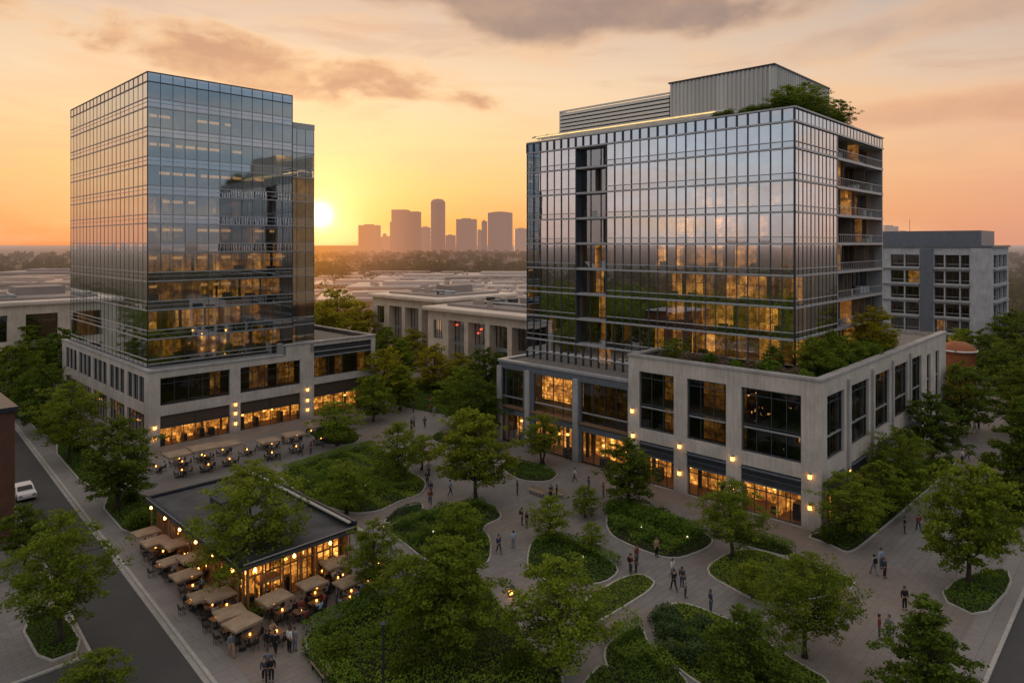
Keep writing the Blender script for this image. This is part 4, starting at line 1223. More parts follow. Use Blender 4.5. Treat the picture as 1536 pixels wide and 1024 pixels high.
# ------------------------------------------------------------------ grey rear offices
def rear_offices():
    p0, q0 = 199.0, 31.5
    r = thing('office_block', 'grey concrete five storey offices with recessed window bays behind the podium trees', 'office building', PQ(p0, q0), TH)
    ff = Face((0, 0), (0, 1), (-1, 0)); sf = Face((0, 0), (1, 0), (0, -1))
    ops, sop = [], []
    bays = [(4.5, 6.3), (6.6, 9.6), (9.9, 12.0), (15.4, 18.6), (18.9, 22.0), (24.5, 27.6), (27.9, 31.0)]
    sb = [(3.0, 9.5), (9.9, 15.5), (15.9, 21.5)]
    for k in range(6):
        z = 1.5 + k * 4.1
        for a, b in bays: ops.append((a, b, z, z + 3.1))
        for a, b in sb: sop.append((a, b, z, z + 3.1))
    mb = MB(); wall_with_openings(mb, ff, 44, 0, 27, ops, .9); wall_with_openings(mb, sf, 24, 0, 27, sop, .9)
    mb.quad((24, 0, 0), (24, 44, 0), (24, 44, 27), (24, 0, 27)); mb.quad((0, 44, 0), (24, 44, 0), (24, 44, 27), (0, 44, 27)); mb.box(0.1, 24, .1, 44, 26.4, 26.99)
    mb.build('wall', 'office_concrete', r)
    mb = MB(); mb.box(-.4, 24.4, -.4, 44.4, 27.0, 27.5); mb.build('roof', 'blue_grey_panel', r)
    mb = MB(); mb.box(3, 20, 2.5, 33, 27.5, 31.2); mb.build('plant_room', 'blue_grey_panel', r)
    mb = MB(); ff.box(mb, 12.2, 15.2, .0, .25, 0, 26.6); mb.build('service_core', 'blue_grey_panel', r)
    mb = MB(); ff.box(mb, -.2, 4.2, .0, .5, 0, 26.8); mb.build('corner_pier', 'office_concrete', r)
    mb = MB(); mb.tube([(10, 20, 31.2), (10, 20, 34.5)], .06, 6); mb.build('antenna', 'dark_metal', r)
    random.seed(9)
    for i, (a0, a1, z0, z1) in enumerate(ops):
        window(r, ff, a0, a1, z0 + .003, z1, -.8, 2, ((z0 + .7, .12, 1),), 'office_glass')
    for a0, a1, z0, z1 in sop: window(r, sf, a0, a1, z0 + .003, z1, -.8, 2, ((z0 + .7, .12, 1),), 'office_glass')
    mb = MB()
    for a0, a1, z0, z1 in ops: ff.quad(mb, a0, a1, -3, z0 - .3, z1 + .2, 0, random.uniform(.5, 1.1) if random.random() < (.45 if z0 > 20 else .10) else .01)
    for a0, a1, z0, z1 in sop: sf.quad(mb, a0, a1, -3, z0 - .3, z1 + .2, 0, random.uniform(.4, .9) if random.random() < .25 else .01)
    mb.build('office_interior', 'office_room', r)
    for k in range(1, 6):
        mb = MB(); z = 1.0 + k * 4.1; ff.box(mb, 4.3, 12.15, .003, .6, z - .05, z + .2); ff.box(mb, 15.25, 31.3, .003, .6, z - .05, z + .2); sf.box(mb, 2.6, 21.8, .003, .6, z - .05, z + .2)
        mb.build('balcony_ledge', 'fin_metal', r)
rear_offices()

# ------------------------------------------------------------------ pale low blocks behind the promenade
def pale_block(p0, q0, D, Wd, h, label, bays, seed, red=False, name='low_block'):
    r = thing(name, label, 'low building', PQ(p0, q0), TH)
    ff = Face((0, 0), (0, 1), (-1, 0)); sf = Face((0, Wd), (1, 0), (0, 1))
    ops = []
    n = bays
    pw = Wd / n
    for k in range(n):
        if k == n - 1:
            for z0, z1 in ((h * .12, h * .40), (h * .52, h * .80)): ops.append((k * pw + pw * .22, (k + 1) * pw - pw * .30, z0, z1))
        else: ops.append((k * pw + pw * .10, (k + 1) * pw - pw * .10, .3, h * .82))
    mb = MB(); wall_with_openings(mb, ff, Wd, 0, h - .9, ops, 2.4)
    so = [(2 + k * 5.5, 5.5 + k * 5.5, z0, z1) for k in range(int(D / 6)) for z0, z1 in ((h * .12, h * .42), (h * .52, h * .84))]
    wall_with_openings(mb, sf, D, 0, h - .9, so, .5)
    nf = Face((0, 0), (1, 0), (0, -1)); no = [(3 + k * 8.5, 8.5 + k * 8.5, z0, z1) for k in range(int((D - 3) / 8.5)) for z0, z1 in ((h * .12, h * .42), (h * .52, h * .84))]
    wall_with_openings(mb, nf, D, 0, h - .9, no, .8)
    mb.quad((D, 0, 0), (D, Wd, 0), (D, Wd, h - .9), (D, 0, h - .9))
    mb.build('wall', 'pale_render', r)
    mb = MB(); mb.box(-1.1, D + .5, -.6, Wd + .8, h - .9, h); mb.build('roof', 'far_stone', r, bevel=.25)
    mb = MB(); mb.box(3, D - 3, 3, Wd - 3, h + .004, h + .5); mb.box(D * .4, D * .7, Wd * .3, Wd * .5, h + .5, h + 2.2); mb.build('roof_plant', 'far_roof_dark', r)
    rr = random.Random(seed)
    for _ in range(14):
        ux, uy, us = rr.uniform(3.5, D - 6), rr.uniform(3.5, Wd - 6), rr.uniform(.7, 2.2)
        if D * .4 - 3 < ux < D * .7 + 1 and Wd * .3 - 3 < uy < Wd * .5 + 1: continue
        mb = MB(); mb.box(ux, ux + us, uy, uy + us * rr.uniform(.6, 1.6), h + .5, h + .5 + rr.uniform(.5, 1.5)); mb.build('roof_vent', rr.choice(('fin_metal', 'far_wall', 'charcoal_panel')), r)
    mb = MB(); mb.tube([(4, 4, h + .9), (D * .35, 4.4, h + .9), (D * .35, Wd - 6, h + .9)], .3, 8); mb.build('roof_duct', 'fin_metal', r)
    random.seed(seed)
    for a0, a1, z0, z1 in ops: window(r, ff, a0, a1, z0, z1, -2.0 if z1 - z0 > 6 else -.5, 4, ((h * .44, .8, 1),) if z1 - z0 > 6 else (), 'office_glass')
    for a0, a1, z0, z1 in so: window(r, sf, a0, a1, z0, z1, -.4, 3, (), 'office_glass')
    for a0, a1, z0, z1 in no: window(r, nf, a0, a1, z0, z1, -.7, 4, (), 'office_glass')
    mb = MB()
    for a0, a1, z0, z1 in ops: ff.quad(mb, a0, a1, -4, z0 - .3, z1 + .3, 0, random.uniform(.15, .4) if random.random() < .6 else .05)
    mb.build('room_interior', 'office_room', r)
    if red:
        for a, z in ((Wd * .60, h * .72), (Wd * .62, h * .66), (Wd * .80, h * .74)):
            mb = MB(); ff.box(mb, a - .16, a + .16, -1.8, -1.7, z - .16, z + .16); mb.build('red_sign_lamp', 'red_light', r)
    return r
pale_block(94.9, 80, 24, 37.6, 14.3, 'pale two storey block with rounded flat roof and red lit window beside the slate tower', 6, 1, True)
pale_block(101.3, 122, 26, 26, 15.2, 'pale pavilion with tall arched bays farther behind the golden trees', 4, 2)
pale_block(19, 165, 30, 40, 16.4, 'pale flat roofed block behind the street trees of the blue tower', 5, 4)

# sprawling flat roofed sheds farther out
shed_labels = ['wide white roofed shed directly behind the arched pavilion', 'long low shed with pale roof near the sunlit end of the blue tower', 'stepped shed roof right of the pavilion roof', 'broad shed with raised roof monitor amid the white roofs',
               'narrow pale shed touching the slate tower edge', 'far white shed at the edge of the wood', 'far flat shed below the twin skyline slabs', 'low shed just beyond the golden trees', 'grey roofed shed below the tall round topped skyscraper',
               'small pale shed at the wood under the wide skyline slab', 'white roofed hall seen left of the blue tower', 'long pale hall behind the pale block of the far street', 'distant shed near the sunset glow', 'distant pale shed beside the slate tower',
               'flat shed with dark front among the white roofs', 'pale hall beyond the far street trees', 'thin white roof line at the wood edge, center', 'small shed between two white halls']
sheds = [(600, 448, 200, 46, 24, 12), (520, 442, 215, 40, 26, 10.5), (690, 440, 225, 36, 26, 11), (640, 428, 262, 60, 30, 11.5), (770, 436, 235, 26, 24, 11.5), (560, 420, 300, 70, 30, 10),
         (660, 414, 335, 64, 34, 11), (505, 434, 250, 44, 24, 9), (720, 420, 310, 50, 28, 11), (770, 414, 340, 60, 30, 12), (60, 412, 290, 50, 30, 12.5), (20, 424, 235, 44, 26, 14.5), (520, 410, 380, 60, 34, 8), (780, 426, 270, 34, 24, 11),
         (740, 446, 205, 20, 20, 12), (90, 402, 380, 70, 34, 12), (610, 408, 420, 90, 30, 9), (700, 432, 255, 18, 18, 12.5)]
for (x, y, Y, w_, d_, h_), lb in zip(sheds, shed_labels):
    r = thing('warehouse', lb, 'warehouse', ((x - CX) / F * Y, Y, 0), R(random.choice((8, -6, 3, 12)) ) , 'flat roofed sheds before the distant wood')
    mb = MB(); mb.box(-w_ / 2, w_ / 2, 0, d_, 0, h_ - .8); mb.build('wall', 'far_wall', r)
    mb = MB(); mb.box(-w_ / 2 - .7, w_ / 2 + .7, -.7, d_ + .7, h_ - .8, h_); mb.box(-w_ * .3, w_ * .1, d_ * .3, d_ * .6, h_, h_ + 1.4); mb.box(w_ * .2, w_ * .35, d_ * .5, d_ * .8, h_, h_ + 1.1); mb.build('roof', random.choice(('far_roof', 'far_roof', 'far_roof_dark', 'far_roof_warm')), r)
    for _ in range(7):
        mb = MB(); ux, uy = random.uniform(-.45, .42) * w_, random.uniform(.05, .85) * d_; us = random.uniform(.8, 2.4); mb.box(ux, ux + us, uy, uy + us * .8, h_ + .003, h_ + random.uniform(.7, 1.7)); mb.build('roof_vent', 'far_wall', r)
    mb = MB(); mb.box(-w_ * .45, w_ * .45, -.06, -.003, h_ * .45, h_ * .72); mb.build('window_strip', 'far_glass', r)

# skyline
def skyline():
    D = 2000.0; k = D / F
    tw = [(538, 571, 338, 'low reddish tower standing apart nearest the sun', 'flat'), (588, 631, 315, 'twin slab skyscraper next to the low reddish tower', 'twin'), (645, 669, 299, 'tallest slim skyscraper with rounded top', 'round'),
          (684, 716, 329, 'broad pale slab right of the tallest skyscraper', 'flat'), (722, 731, 332, 'thin needle tower beside the wide pale slab', 'flat'), (731, 770, 318, 'widest pale skyscraper with curved top near the slate tower', 'curve'),
          (771, 792, 343, 'low hazy tower touching the slate tower edge', 'flat'), (630, 646, 341, 'hazy low tower between twin slab and tallest skyscraper', 'flat'), (716, 723, 345, 'tiny hazy tower before the thin needle', 'flat'),
          (1322, 1346, 338, 'hazy stepped tower peeking behind the slate tower flank', 'twin'), (1346, 1362, 347, 'low hazy block beside the grey rear offices', 'flat'), (571, 590, 355, 'low hazy block between the reddish tower and twin slab', 'flat'), (668, 684, 353, 'low hazy block right at the foot of the tallest skyscraper', 'flat'), (574, 580, 351, 'slim hazy stub near the twin slab', 'flat')]
    for i, (x0, x1, yt, lb, shp) in enumerate(tw):
        Y = D + (i % 4) * 130 + (500 if yt > 340 else 0)
        kk = Y / F
        w_ = (x1 - x0) * kk * .92; h_ = H + (HY - yt) * kk
        r = thing('skyscraper', lb, 'skyscraper', (((x0 + x1) / 2 - CX) * kk, Y, 0), R(-2 if i % 2 else 3), 'distant skyline towers')
        mb = MB(); d_ = w_ * .7
        if shp == 'round':
            mb.lathe([(w_ * .46, 0), (w_ * .5, 1), (w_ * .5, h_ * .94), (w_ * .44, h_ * .97), (w_ * .3, h_), (.5, h_ + 2)], 24)
        elif shp == 'twin':
            mb.box(-w_ / 2, w_ * .08, -d_ / 2, d_ / 2, 0, h_); mb.box(w_ * .08, w_ / 2, -d_ * .3, d_ * .6, 0, h_ * .96); mb.box(-w_ * .6, -w_ / 2, -d_ * .2, d_ * .4, 0, h_ * .72)
        elif shp == 'curve':
            n = 8
            for j in range(n):
                a0, a1 = -w_ / 2 + w_ * j / n, -w_ / 2 + w_ * (j + 1) / n
                mb.box(a0, a1, -d_ / 2 - 3 * math.sin(math.pi * (j + .5) / n), d_ / 2, 0, h_ - 4 + 4 * math.sin(math.pi * (j + .5) / n))
        else:
            mb.box(-w_ / 2, w_ / 2, -d_ / 2, d_ / 2, 0, h_); mb.box(-w_ * .25, w_ * .2, -d_ * .2, d_ * .3, h_, h_ * 1.015 + 2)
        mb.build('tower_body', 'skyline_wall', r)
def skymat():
    m, t = newmat('skyline_wall')
    p = t.obj(); sp = t.n('ShaderNodeSeparateXYZ'); t.link(p, sp.inputs[0])
    u = t.math('FRACT', t.math('MULTIPLY', t.math('ADD', sp.outputs[0], sp.outputs[1]), .12)); v = t.math('FRACT', t.math('MULTIPLY', sp.outputs[2], .22))
    win = t.math('MULTIPLY', t.mr(u, .25, .35), t.mr(v, .3, .4))
    c = t.mix(win, (.22, .18, .17, 1), (.15, .13, .13, 1))
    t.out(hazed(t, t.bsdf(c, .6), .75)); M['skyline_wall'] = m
skymat(); skyline()

# far woods: reads as one mass
def forest(name, n, rfun, leaves, size, label, mat='leaf_far'):
    cs, tn = [], []
    for i in range(n):
        x, y, h, w_ = rfun()
        d = rng.normal(size=(leaves, 3)); d /= np.linalg.norm(d, axis=1)[:, None]
        d *= (rng.random((leaves, 1)) ** .3) * [w_ / 2, w_ / 2, h * .46]
        P = d + [x, y, h * .56]
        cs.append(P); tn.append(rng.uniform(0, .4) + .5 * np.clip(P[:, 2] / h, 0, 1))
    me = leaf_mesh(name, np.concatenate(cs), size, .6, np.concatenate(tn), mats=mat, aspect=.8)
    o = bpy.data.objects.new(name, me); COL.objects.link(o)
    tag(o, label, None, None, 'stuff'); return o
def ring(r0, r1, a0, a1):
    def f():
        r = math.sqrt(rng.uniform(r0 * r0, r1 * r1)); a = R(rng.uniform(a0, a1))
        return r * math.sin(a), r * math.cos(a), rng.uniform(7, 13), rng.uniform(9, 16)
    return f
forest('forest', 700, ring(400, 760, -46, 46), 130, 1.9, 'hazy dark wood filling the plain between sheds and skyline')
forest('forest', 1100, ring(760, 1800, -48, 48), 60, 3.6, 'far band of woodland at the foot of the skyline')
forest('woodland', 60, lambda: (*PQ(rng.uniform(-10, 8), rng.uniform(98, 200))[:2], rng.uniform(9, 13), rng.uniform(7, 9)), 200, 1.0, 'unseen woods added along the service road to darken tower reflections', 'leaf_deep')  # trees out of view, added so the lower panes reflect dark
forest('woodland', 900, ring(170, 420, 62, 300), 70, 2.4, 'woods around the district')
forest('woodland', 260, lambda: (*PQ(rng.uniform(-90, -6), rng.uniform(-20, 260))[:2], rng.uniform(8, 13), rng.uniform(8, 12)), 160, 1.2, 'unseen woods added across the service road to darken glass reflections', 'leaf_deep')  # out-of-view tree mass put in to give the towers dark lower reflections
forest('woodland', 85, ring(195, 390, -21, 2), 200, 1.0, 'scattered trees amid the white roofs')
forest('woodland', 90, ring(230, 400, -50, -30), 130, 1.8, 'wooded ground beyond the far street')
forest('woodland', 130, ring(230, 420, 28, 52), 130, 1.8, 'wooded ground behind the grey rear offices')

# ------------------------------------------------------------------ brick building, kiosk, car, cafe
def brick_building():
    r = thing('brick_building', 'dark brick building with metal roof edge cut by the picture edge', 'brick building', PQ(13.66, 78.5), TH)
    ff = Face((-13, 0), (1, 0), (0, -1)); sf = Face((0, 0), (0, 1), (1, 0))
    op = [(3 + k * 3.2, 5 + k * 3.2, z, z + 1.7) for k in range(3) for z in (1.2, 5.2, 9.0)]
    so = [(.8 + k * 2.6, 2.0 + k * 2.6, z, z + 1.6) for k in range(3) for z in (1.2, 5.2, 9.0)]
    mb = MB(); wall_with_openings(mb, ff, 13, 0, 12.2, op, .25); wall_with_openings(mb, sf, 9, 0, 12.2, so, .25)
    mb.quad((0, 9, 0), (-13, 9, 0), (-13, 9, 12.2), (0, 9, 12.2)); mb.quad((-13, 0, 0), (-13, 9, 0), (-13, 9, 12.2), (-13, 0, 12.2))
    mb.build('wall', 'brick', r)
    mb = MB(); mb.box(-13.2, .25, -.25, 9.2, 12.2, 12.65); mb.build('roof', 'dark_metal', r, bevel=.03)
    for o_ in op: window(r, ff, *o_, -.2, 2, (), 'dark_glass')
    for o_ in so: window(r, sf, *o_, -.2, 2, (), 'dark_glass')
    mb = MB(); sf.quad(mb, .5, 8.5, -1.2, .5, 12, 0, .10); ff.quad(mb, .5, 12.5, -1.5, .5, 12, 0, .15); mb.build('room_interior', 'office_room', r)
brick_building()

def kiosk():
    X, Y = (1437 - CX) / F * 122, 122
    r = thing('brick_kiosk', 'round orange brick kiosk with white curved roof rim behind the podium', 'kiosk', (X, Y, 0))
    mb = MB(); mb.lathe([(2.7, 0), (2.7, 8.6)], 32); mb.build('wall', 'brick_orange', r, smooth=False)
    mb = MB(); mb.lathe([(2.8, 8.6), (3.05, 8.7), (2.95, 9.1), (2.2, 9.9), (1.2, 10.4), (.1, 10.5)], 32); mb.build('roof', 'brick_orange', r, smooth=True)
    mb = MB(); mb.tube([(3.0 * math.cos(a), 3.0 * math.sin(a), 9.0) for a in [i * 2 * math.pi / 32 for i in range(33)]], .16, 6); mb.build('roof_rim', 'car_white', r)
simple('brick_orange', (.30, .11, .045), .8, 0, .25, 3.)
kiosk()

def car():
    loc = G(35, 745, -.12)
    r = thing('parked_car', 'white hatchback parked on the service road behind the brick building', 'car', (loc[0], loc[1], -.12), TH + R(90))
    prof = [(-2.05, .35), (-2.08, .62), (-1.95, .86), (-1.05, .95), (-.45, 1.38), (.95, 1.44), (1.65, 1.02), (2.02, .92), (2.08, .45), (1.95, .30), (-1.9, .30)]
    mb = MB()
    n = len(prof)
    for sgn in (1, -1):
        mb.poly([(x, sgn * (.86 - .10 * max(0, z - .9)), z) for x, z in (prof if sgn < 0 else prof[::-1])])
    for i in range(n):
        (xa, za), (xb, zb) = prof[i], prof[(i + 1) % n]
        ya, yb = .86 - .10 * max(0, za - .9), .86 - .10 * max(0, zb - .9)
        mb.quad((xa, -ya, za), (xb, -yb, zb), (xb, yb, zb), (xa, ya, za))
    mb.build('body', 'car_white', r, bevel=.05)
    for nm, pts in (('windscreen', [(-.98, -.70, .99), (-.98, .70, .99), (-.50, .64, 1.36), (-.50, -.64, 1.36)]), ('rear_window', [(1.0, -.66, 1.41), (1.0, .66, 1.41), (1.58, .70, 1.07), (1.58, -.70, 1.07)])):
        mb = MB(); mb.poly([(p[0] + (-.03 if nm == 'windscreen' else .03), p[1], p[2] + .03) for p in pts]); mb.build(nm, 'car_glass', r)
    for sgn in (1, -1):
        mb = MB(); mb.poly([(-.85, sgn * .872, .98), (-.42, sgn * .835, 1.34), (.9, sgn * .83, 1.38), (1.4, sgn * .868, 1.02)]); mb.build('side_window', 'car_glass', r)
        for x in (-1.3, 1.3):
            mb = MB(); mb.tube([(x, sgn * .70, .31), (x, sgn * .90, .31)], .31, 20); w = mb.build('wheel', 'tyre', r)
            mb = MB(); mb.tube([(x, sgn * .895, .31), (x, sgn * .915, .31)], .19, 14); mb.build('rim', 'chrome', w)
        mb = MB(); mb.box(-2.10, -2.0, sgn * .62 - .16, sgn * .62 + .16, .62, .76); mb.build('headlight', 'chrome', r)
        mb = MB(); mb.box(2.02, 2.09, sgn * .66 - .12, sgn * .66 + .12, .70, .86); mb.build('tail_light', 'cloth_maroon', r)
car()

def cafe():
    p0, q0 = 22.8, 50.3
    r = thing('cafe_pavilion', 'low cafe pavilion with dark flat roof and amber glowing glass walls', 'cafe', PQ(p0, q0), TH)
    Lp, Lq = 9.4, 19.2
    mb = MB(); mb.box(-.5, Lp + .2, -.5, Lq + .2, 3.55, 3.85); mb.build('roof', 'roof_membrane', r)
    mb = MB(); mb.box(-.55, -.25, -.55, Lq + .25, 3.853, 4.12); mb.box(-.25, Lp, -.55, -.25, 3.853, 4.12); mb.box(-.25, Lp, Lq - .05, Lq + .25, 3.853, 4.12); mb.box(Lp, Lp + .3, -.55, Lq + .25, 3.45, 4.5)
    mb.build('roof_edge', 'dark_metal', r, bevel=.02)
    mb = MB(); mb.box(-.58, -.56, -.5, Lq, 4.02, 4.10); mb.box(-.2, Lp, -.58, -.56, 4.0, 4.1); mb.box(Lp - .35, Lp - .05, -.2, Lq, 4.30, 4.42); mb.build('edge_flashing', 'kerb_stone', r)
    for bx in ((3.0, 5.2, 11, 13.4, 3.853, 4.75), (5.8, 7.0, 6.0, 7.4, 3.853, 4.6), (6.6, 7.4, 14.5, 15.3, 3.853, 4.4)):
        mb = MB(); mb.box(*bx); mb.build('roof_unit', 'charcoal_panel', r, bevel=.04)
    sides = [(Face((.4, .4), (1, 0), (0, -1)), Lp - .6, 6), (Face((.4, .4), (0, 1), (-1, 0)), Lq - .8, 12)]
    for fc, Ln, n in sides:
        for k in range(n):
            a, b = Ln * k / n, Ln * (k + 1) / n
            window(r, fc, a + .06, b - .06, .1, 3.4, 0, 2, ((2.5, .07, 0),), 'shop_glass', name='glass_wall', fr='timber', w=.09)
    mb = MB(); random.seed(4)
    for fc, Ln, n in sides:
        k = .2
        while k < Ln - .5:
            w_ = random.uniform(.7, 1.6)
            fc.quad(mb, k, min(k + w_, Ln), -1.0 - random.uniform(0, .6), .05, 3.4, 0, random.uniform(.8, 1.6))
            if random.random() < .6: fc.box(mb, k + .1, k + .6, -.95, -.5, .05, random.uniform(.7, 1.5), 2)
            if random.random() < .8: fc.box(mb, k + .2, k + .42, -1.1, -.88, 2.4, 2.62, 3)
            k += w_
    mb.box(.45, Lp - .3, .45, Lq - .5, .02, .05, 1)
    mb.build('cafe_interior', ['shop_room', 'table_wood', 'dark_metal', 'lamp_warm'], r)
    mb = MB(); mb.quad((Lp, .4, 0), (Lp, Lq, 0), (Lp, Lq, 3.5), (Lp, .4, 3.5)); mb.quad((.4, Lq - .4, 0), (Lp, Lq - .4, 0), (Lp, Lq - .4, 3.5), (.4, Lq - .4, 3.5)); mb.build('back_wall', 'charcoal_panel', r)
    for k in range(5):
        mb = MB(); mb.box(-.3, -.2, .2 + k * 4.6, .3 + k * 4.6, 0, 3.55); mb.build('post', 'timber', r)
    for k in range(3):
        mb = MB(); mb.box(.3 + k * 4.4, .4 + k * 4.4, -.3, -.2, 0, 3.55); mb.build('post', 'timber', r)
    for k in range(6):  # eave lamps on both glazed sides are invented, added to warm the terrace
        x, y = -.42, .8 + k * 3.5
        mb = MB(); mb.lathe([(.02, 3.5), (.09, 3.42), (.12, 3.28), (.07, 3.2)], 10, c=(x, y)); mb.build('added_eave_lamp', 'added_eave_glow', r)
    for k in range(3):
        mb = MB(); mb.lathe([(.02, 3.5), (.09, 3.42), (.12, 3.28), (.07, 3.2)], 10, c=(.8 + k * 3.2, -.42)); mb.build('added_eave_lamp', 'added_eave_glow', r)
cafe()

# ------------------------------------------------------------------ terrace furniture
def make_parasol():
    r = thing('parasol', '', 'parasol', (0, 0, -500), TH)
    mb = MB(); a, b, z0, z1 = 1.28, 1.05, 2.42, 2.66
    c = [(-a, -b, z0), (a, -b, z0), (a, b, z0), (-a, b, z0)]
    for i in range(4):
        p, q = c[i], c[(i + 1) % 4]
        m_ = ((p[0] + q[0]) / 2, (p[1] + q[1]) / 2, z0 + .02)
        mb.poly([p, m_, (0, 0, z1)]); mb.poly([m_, q, (0, 0, z1)])
        mb.quad(p, q, (q[0], q[1], z0 - .18), (p[0], p[1], z0 - .18))
    mb.build('canopy', 'parasol_cloth', r)
    mb = MB(); mb.tube([(0, 0, .05), (0, 0, 2.75)], .03, 8); mb.build('pole', 'timber', r)
    mb = MB(); mb.lathe([(.32, 0), (.30, .07), (.05, .09)], 14); mb.build('base', 'dark_metal', r)
    note_kids(r); return r
def make_chair():
    mb = MB()
    mb.box(-.21, .21, -.21, .21, .43, .47)
    for x in (-.19, .16):
        for y in (-.19, .16): mb.box(x, x + .03, y, y + .03, 0, .43)
    mb.hexa([(-.21, .18, .47), (.21, .18, .47), (.21, .215, .47), (-.21, .215, .47), (-.20, .25, .86), (.20, .25, .86), (.20, .28, .86), (-.20, .28, .86)])
    o = mb.build('cafe_chair', 'chair_metal'); o.location = (0, 0, -500); return o
def make_table():
    r = thing('cafe_table', '', 'table', (0, 0, -500))
    mb = MB(); mb.box(-.45, .45, -.40, .40, .71, .75); mb.build('tabletop', 'table_wood', r, bevel=.01)
    mb = MB(); mb.tube([(0, 0, .03), (0, 0, .71)], .035, 8); mb.lathe([(.26, 0), (.24, .03), (.04, .05)], 12); mb.build('pedestal', 'chair_metal', r)
    note_kids(r); return r
def make_lantern():
    r = thing('table_lantern', '', 'lantern', (0, 0, -500))
    mb = MB(); mb.lathe([(.05, 0), (.06, .02), (.055, .15), (.02, .17)], 10); mb.build('glass_jar', 'ember_soft', r)
    mb = MB(); mb.lathe([(.065, .17), (.05, .2), (.01, .21)], 10); mb.build('cap', 'dark_metal', r)
    note_kids(r); return r
emit('ember_soft', (1.0, .40, .07), 9.)
PARA, CHAIR, TABLE, LANT = make_parasol(), make_chair(), make_table(), make_lantern()
first = {}
def place(src, key, loc, rz, label, group, scale=None):
    if key not in first:
        first[key] = 1
        src.location = loc; src.rotation_euler = (0, 0, rz); src['label'] = label; src['group'] = group
        if scale: src.scale = (scale,) * 3
        return src
    return dup(src, loc, rz, label, group, scale)
CHAIR['category'] = 'chair'
def table_set(p, q, where, chairs=4, lantern=True):
    a = TH + random.uniform(-.12, .12)
    place(TABLE, 'table', PQ(p, q), a, 'small wooden table on the %s' % where, 'tables on the %s' % where)
    for k in range(chairs):
        an = a + k * math.pi / 2 + random.uniform(-.15, .15); d = .72 + random.uniform(-.05, .12)
        x, y, _ = PQ(p, q)
        # back of the chair points away from the table
        place(CHAIR, 'chair', (x + math.cos(an) * d, y + math.sin(an) * d, 0), an - math.pi / 2, 'dark slim chair on the %s' % where, 'chairs on the %s' % where)
    if lantern:
        x, y, _ = PQ(p + random.uniform(-.15, .15), q + random.uniform(-.1, .1))
        place(LANT, 'lant', (x, y, .752), 0, 'tiny glowing jar lantern on a table of the %s' % where, 'table lanterns on the %s' % where)
    SEATS.append((p, q, where))
SEATS = []
W1, W2 = 'pavilion terrace', 'arcade terrace'
P_CAFE = [(190, 795, 'parasol nearest the street tree at the far end of the cafe terrace'), (231, 803, 'second parasol from the far end of the kerbside row'), (247, 829, 'third parasol of the kerbside row, wide canopy'), (276, 850, 'parasol half covered by the big tree crown at the kerb'),
          (303, 880, 'kerbside parasol left of the big tree trunk'), (345, 904, 'kerbside parasol at the near corner behind the little bush'), (412, 885, 'parasol between the big trunk and the cafe glass front'), (468, 860, 'parasol before the lit end wall, nearest the slender tree'),
          (352, 852, 'small parasol tucked under the big tree crown'), (266, 806, 'parasol close to the glowing cafe side wall'), (505, 835, 'parasol at the right end of the pavilion, partly behind the slender tree'), (400, 850, 'parasol beneath the cafe eave beside the trunk'),
          (328, 878, 'parasol wedged between two kerbside parasols and the trunk'), (530, 862, 'parasol hidden by the slender tree at the terrace corner'), (290, 826, 'parasol next to the glass side wall, second row'), (370, 925, 'parasol just beside the small round bed')]
for x, y, lb in P_CAFE:
    X, Y, z = G(x, y, 2.5); p, q = toPQ(X, Y)
    p = max(p, KP(q, 2.2)); q = max(q, 46.1)
    rz = TH + random.uniform(-.06, .06)
    place(PARA, 'para', PQ(p, q), rz + random.uniform(-.12, .12), lb, 'square tan parasols on the pavilion terrace', random.uniform(.70, .88))
    table_set(p + .55, q + .15, W1); 
    if random.random() < .6: table_set(p - .1, q + 2.0, W1)
for p, q in ((25.5, 46.6), (29.0, 45.5), (31.5, 46.8), (34.0, 48.5), (33.2, 47.0), (28.2, 48.6), (24.4, 48.8), (21.8, 57.6), (21.6, 65.2), (23.0, 45.2), (26.9, 46.9), (30.6, 47.4), (35.0, 46.6), (30.2, 48.9), (22.0, 54.2), (22.1, 61.5)): table_set(p, q, W1)
P_ARC = [(268, 684, 'parasol nearest the corner of the arcade tower'), (306, 677, 'second parasol from the corner pier of the arcade'), (340, 669, 'parasol before the pier between the two cafe fronts'), (403, 660, 'wide parasol before the middle of the second cafe front'), (440, 651, 'parasol at the far end of the second cafe front'), (476, 640, 'tilted looking parasol next to the bushy small tree')]
for x, y, lb in P_ARC:
    X, Y, z = G(x, y, 2.5); p, q = toPQ(X, Y)
    place(PARA, 'para', PQ(p, q), TH + random.uniform(-.08, .08), lb, 'square tan parasols on the arcade terrace', random.uniform(1.05, 1.3))
    table_set(p + .5, q, W2); table_set(p - 1.2, q + 3.6, W2); table_set(p + 1.6, q + 4.6, W2)

